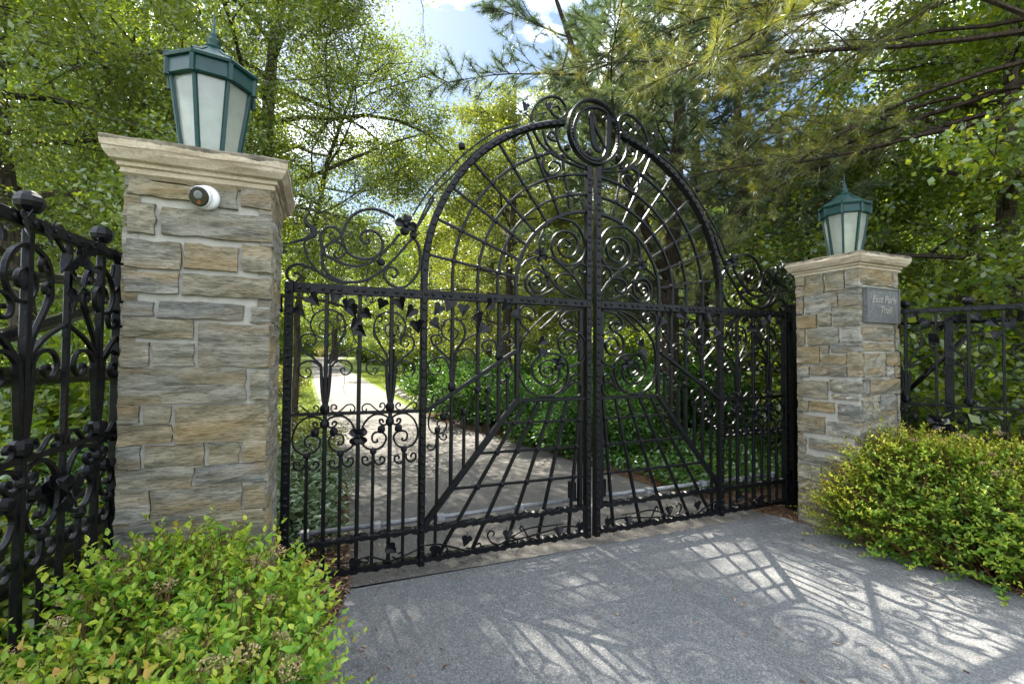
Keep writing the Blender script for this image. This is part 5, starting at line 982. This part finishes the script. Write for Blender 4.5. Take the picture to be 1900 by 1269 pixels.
# ivy ground cover under the pines, lawn grass
n = 14000; g2 = np.stack([rng.uniform(1.3, 4.6, n), rng.uniform(.6, 4.6, n), rng.uniform(.02, .17, n)], 1)
keep = g2[:, 0] > np.interp(g2[:, 1], [0, 1.1, 2.7, 4.6], [1.95, 1.62, 1.36, 1.12])+.08+.12*np.sin(g2[:, 1]*5); g2 = g2[keep]
tag(link('ground_cover', quads_mesh('ground_cover', leaf_quads(rng, g2, .07, .05, 1.2, .0), M['cover'])), 'low green ivy ground cover behind the right gate leaf', 'ground cover', kind='stuff')
def grass(name, n, xr, yr, excl, label, h=.07):
    p = np.stack([rng.uniform(*xr, n), yr[0]+(yr[1]-yr[0])*rng.uniform(0, 1, n)**1.7, np.zeros(n)], 1); p = p[excl(p)]; p[:, 2] = hill(p[:, 0], p[:, 1])-.012; n = len(p)
    a = rng.uniform(0, 2*np.pi, n); w = (.004+.0006*p[:, 1:2]); s = np.stack([np.cos(a), np.sin(a), 0*a], 1)*w
    t = p+np.stack([rng.normal(0, .025, n), rng.normal(0, .025, n), h*rng.uniform(.5, 1.3, n)], 1)
    tag(link(name, quads_mesh(name, np.stack([p-s, p+s, t], 1), M['blade'], 3)), label, 'grass', kind='stuff')
dl = np.array(DL); dr = np.array(DR)
grass('lawn_grass', 60000, (-9, -1.7), (3.2, 30), lambda p: p[:, 0] < np.interp(p[:, 1], dl[:, 1], dl[:, 0])-.12, 'green lawn grass to the left of the inner drive')
grass('lawn_grass', 50000, (.1, 8), (9.5, 32), lambda p: p[:, 0] > np.interp(p[:, 1], dr[:, 1], dr[:, 0])+.15, 'green lawn grass to the right of the inner drive beyond the hedge')

# border rocks and the far twin lamp
for i in range(14):
    r = np.random.default_rng(100+i); mb = MB(); rings = []
    for z, q in ((0, 1.), (.06, 1.08), (.13, .8), (.17, .35)): rings.append([(q*.16*math.cos(a)*(1+.25*math.sin(3*a+i))+r.uniform(-.02, .02), q*.12*math.sin(a)+r.uniform(-.02, .02), z+r.uniform(-.012, .012)) for a in np.arange(7)*2*math.pi/7])
    mb.loft(rings); y = 9.8+i*.62+r.uniform(-.1, .1); x = float(np.interp(y, dr[:, 1], dr[:, 0]))+.28+r.uniform(0, .25)
    o = mb.build('border_rock', M['rock'], None, loc=(x, y, float(hill(x, y)))); o.rotation_euler = (0, 0, r.uniform(0, 6)); s = r.uniform(.7, 1.3); o.scale = (s, s, s)
    tag(o, ORD[i]+' pale fieldstone from the gate end of the row edging the inner drive', 'rock', 'edging rocks along the inner drive')
x, y = at(731, 19.5); lp_ = empty('lamp_post', (x, y, float(hill(x, y))), 'slim post with two white lanterns beside the inner drive', 'lamp post')
mb = MB(); mb.tube([(0, 0, 0), (0, 0, 2.35)], .035, 8); mb.build('post', M['iron'], lp_)
mb = MB(); mb.tube([(-.27, 0, 2.40), (-.15, 0, 2.30), (0, 0, 2.28), (.15, 0, 2.30), (.27, 0, 2.40)], .018, 6); mb.build('arm', M['iron'], lp_)
for sx in (-1, 1):
    mb = MB(); mb.lathe([(.05, 2.40), (.085, 2.66), (.085, 2.67)], 6, c=(sx*.27, 0, 0)); ln_ = mb.build('lantern', M['white'], lp_)
    mb = MB(); mb.lathe([(.11, 2.671), (.10, 2.69), (.02, 2.78), (.004, 2.82)], 6, c=(sx*.27, 0, 0)); mb.build('lantern_roof', M['iron'], ln_)

# ---------------------------------------------------------------- golden spirea in front of the pillars
def shoot_parts(r, ln, n_leaf, Lf):
    """one shoot: stem points and its leaves (8-vertex folded leaves) with their age"""
    st = limb(r, np.zeros(3), unit(np.array([r.normal(0, .12), r.normal(0, .12), 1.])), ln, 6, np.zeros(3), .07, 0.)
    V = []; age = []
    for i in range(n_leaf):
        t = .12+.88*((i+.5)/n_leaf); k0 = min(int(t*6), 5); p = st[k0]+(st[k0+1]-st[k0])*(t*6-k0)
        az = i*2.39996+r.uniform(-.3, .3); el = .15+.75*t**2+r.uniform(-.2, .25)
        d = unit(np.array([math.cos(az)*math.cos(el), math.sin(az)*math.cos(el), math.sin(el)])); s = unit(np.cross(d, np.array([0, 0, 1.]))); s = unit(s+r.normal(0, .18, 3)); up = np.cross(s, d)
        l = Lf*r.uniform(.6, 1.3)*(1.05-.62*max(0, t-.45)/.55); w = l*.26*r.uniform(.85, 1.15)
        mid = [p+d*l*a-up*l*b for a, b in ((0, 0), (.34, -.03), (.68, .0), (1., .10))]
        e1 = [mid[1]+s*w*1.+up*w*.32-d*l*.05, mid[2]+s*w*.72+up*w*.25-d*l*.02]; e2 = [mid[1]-s*w*1.+up*w*.32-d*l*.05, mid[2]-s*w*.72+up*w*.25-d*l*.02]
        V.append(mid+e1+e2); age.append(t)
    return st, np.array(V), np.array(age)
LEAF_F = [(0, 1, 4), (1, 2, 5, 4), (2, 3, 5), (0, 6, 1), (1, 6, 7, 2), (2, 7, 3)]
def spirea(name, label, c, rx, ry, H, n_sh, seed, mat, Lf, golden, reach=0., n_fl=30, keep=None, shear=0.):
    r = np.random.default_rng(seed); root = empty(name, (c[0], c[1], 0), label, 'shrub')
    protos = [shoot_parts(np.random.default_rng(seed*50+i), 1., 20, Lf) for i in range(8)]
    allV = []; allA = []; wood = MB(); tips = []
    cnt = 0
    while cnt < n_sh:
        a = r.uniform(0, 2*math.pi); q = math.sqrt(r.uniform(0, 1))
        x = rx*q*math.cos(a)*abs(math.cos(a))**-.25 if abs(math.cos(a)) > .05 else 0; y = ry*q*math.sin(a)*(abs(math.sin(a))+.02)**-.25
        xs_ = x+shear*y
        if keep and not keep(c[0]+xs_, c[1]+y): cnt += 1; continue
        e = min(1, ((abs(x)/rx)**3+(abs(y)/ry)**3)); zt = H*(1-e)**.42*(.86+.14*math.sin(x*5.1+seed)*math.cos(y*4.3+1))+r.normal(0, .035)
        zt = max(.10, zt*(1 if r.uniform() < .68 else r.uniform(.45, .92)))
        ln = r.uniform(.20, .34); k_ = r.integers(0, 8); st, V, ag = protos[k_]
        tilt = unit(np.array([x/rx*e*1.25+r.normal(0, .2), y/ry*e*1.25+r.normal(0, .2), 1.0-.35*e+.15]))
        base = np.array([xs_, y, zt])-tilt*ln; base[2] = max(base[2], .02)
        ax = unit(np.cross(tilt, r.normal(0, 1, 3))); ay = np.cross(tilt, ax); B = np.stack([ax, ay, tilt], 1)
        sV = V*np.array([1, 1, ln]) if False else V.copy(); off = st[0]
        # leaves keep their size; their attachment is squeezed to the shoot length
        z_at = V[:, 0:1, 2]; sV = V-np.concatenate([0*V[:, 0:1, :2], V[:, 0:1, 2:3]*(1-ln)], 2)
        W_ = sV@B.T+base; allV.append(W_); allA.append(np.clip(ag*.82-.16+golden(c[0]+x, c[1]+y, zt/H)+r.normal(0, .06), 0, 1))
        sp = (st*np.array([ln*.6, ln*.6, ln]))@B.T+base; wood.tube(sp[::2], np.array([.0026, .0024, .002, .0014]), 3, False)
        if r.uniform() < .35: wood.tube([np.array([x*.35+shear*y*.4, y*.4, 0]), np.array([x*.7+shear*y*.75, y*.75, base[2]*.5]), base], np.array([.006, .005, .003]), 3, False)
        if zt > H*.55: tips.append((sp[-1], tilt))
        cnt += 1
    V = np.concatenate(allV); A = np.concatenate(allA); n = len(V)
    me = bpy.data.meshes.new('foliage'); me.vertices.add(n*8); me.vertices.foreach_set('co', V.astype(np.float32).ravel())
    li = np.array([i for f in LEAF_F for i in f]); ls = np.cumsum([0]+[len(f) for f in LEAF_F])[:-1]; nl = len(li)
    me.loops.add(n*nl); me.loops.foreach_set('vertex_index', (np.arange(n)[:, None]*8+li).astype(np.int32).ravel())
    me.polygons.add(n*6); me.polygons.foreach_set('loop_start', (np.arange(n)[:, None]*nl+ls).astype(np.int32).ravel())
    me.materials.append(M[mat]); at_ = me.attributes.new('age', 'FLOAT', 'POINT'); at_.data.foreach_set('value', np.repeat(A, 8).astype(np.float32)); me.update(calc_edges=True)
    me.polygons.foreach_set('use_smooth', [True]*len(me.polygons))
    link('foliage', me, root); wood.build('stems', M['stem'], root)
    for i in r.permutation(len(tips))[:n_fl]:
        p, t = tips[i]; fv = []
        nf = 70; ra = .036*np.sqrt(r.uniform(0, 1, nf)); aa = r.uniform(0, 6.28, nf); P = np.stack([ra*np.cos(aa), ra*np.sin(aa), .022-ra*.35+r.normal(0, .003, nf)], 1)
        V2 = leaf_quads(r, P, .008, .006, .2, -.3); stalk = np.stack([np.zeros((14, 3))+[0, 0, -.02], np.zeros((14, 3))+[.001, 0, -.02], P[:14], P[:14]+[.0012, 0, 0]], 1)[:, [0, 1, 3, 2]]
        o = link('flower_head', quads_mesh('flower_head', np.concatenate([V2, stalk]), M['pink']), root, loc=tuple(p+t*.012)); o.rotation_euler = Vector(t).to_track_quat('Z', 'Y').to_euler()
    return root
spirea('spirea_shrub', 'low bright green spirea shrub filling the lower left corner before the left pillar', (-2.52, -1.50), .48, .82, .88, 2500, 5, 'spirea', .054, lambda x, y, z: .10*math.sin(x*4+y*3)+.14+.25*max(0, z-.8), n_fl=62)
spirea('spirea_shrub', 'golden green spirea shrub at the foot of the pillar with the plaque', (2.56, -1.46), .64, 1.08, 1.02, 3500, 6, 'spirea2', .046, lambda x, y, z: .20*math.sin(x*3.3+y*2.1+1)+.13-.3*max(0, z-.85), n_fl=34, keep=lambda x, y: not (2.08 < x < 2.72 and y > -.82), shear=-.26)
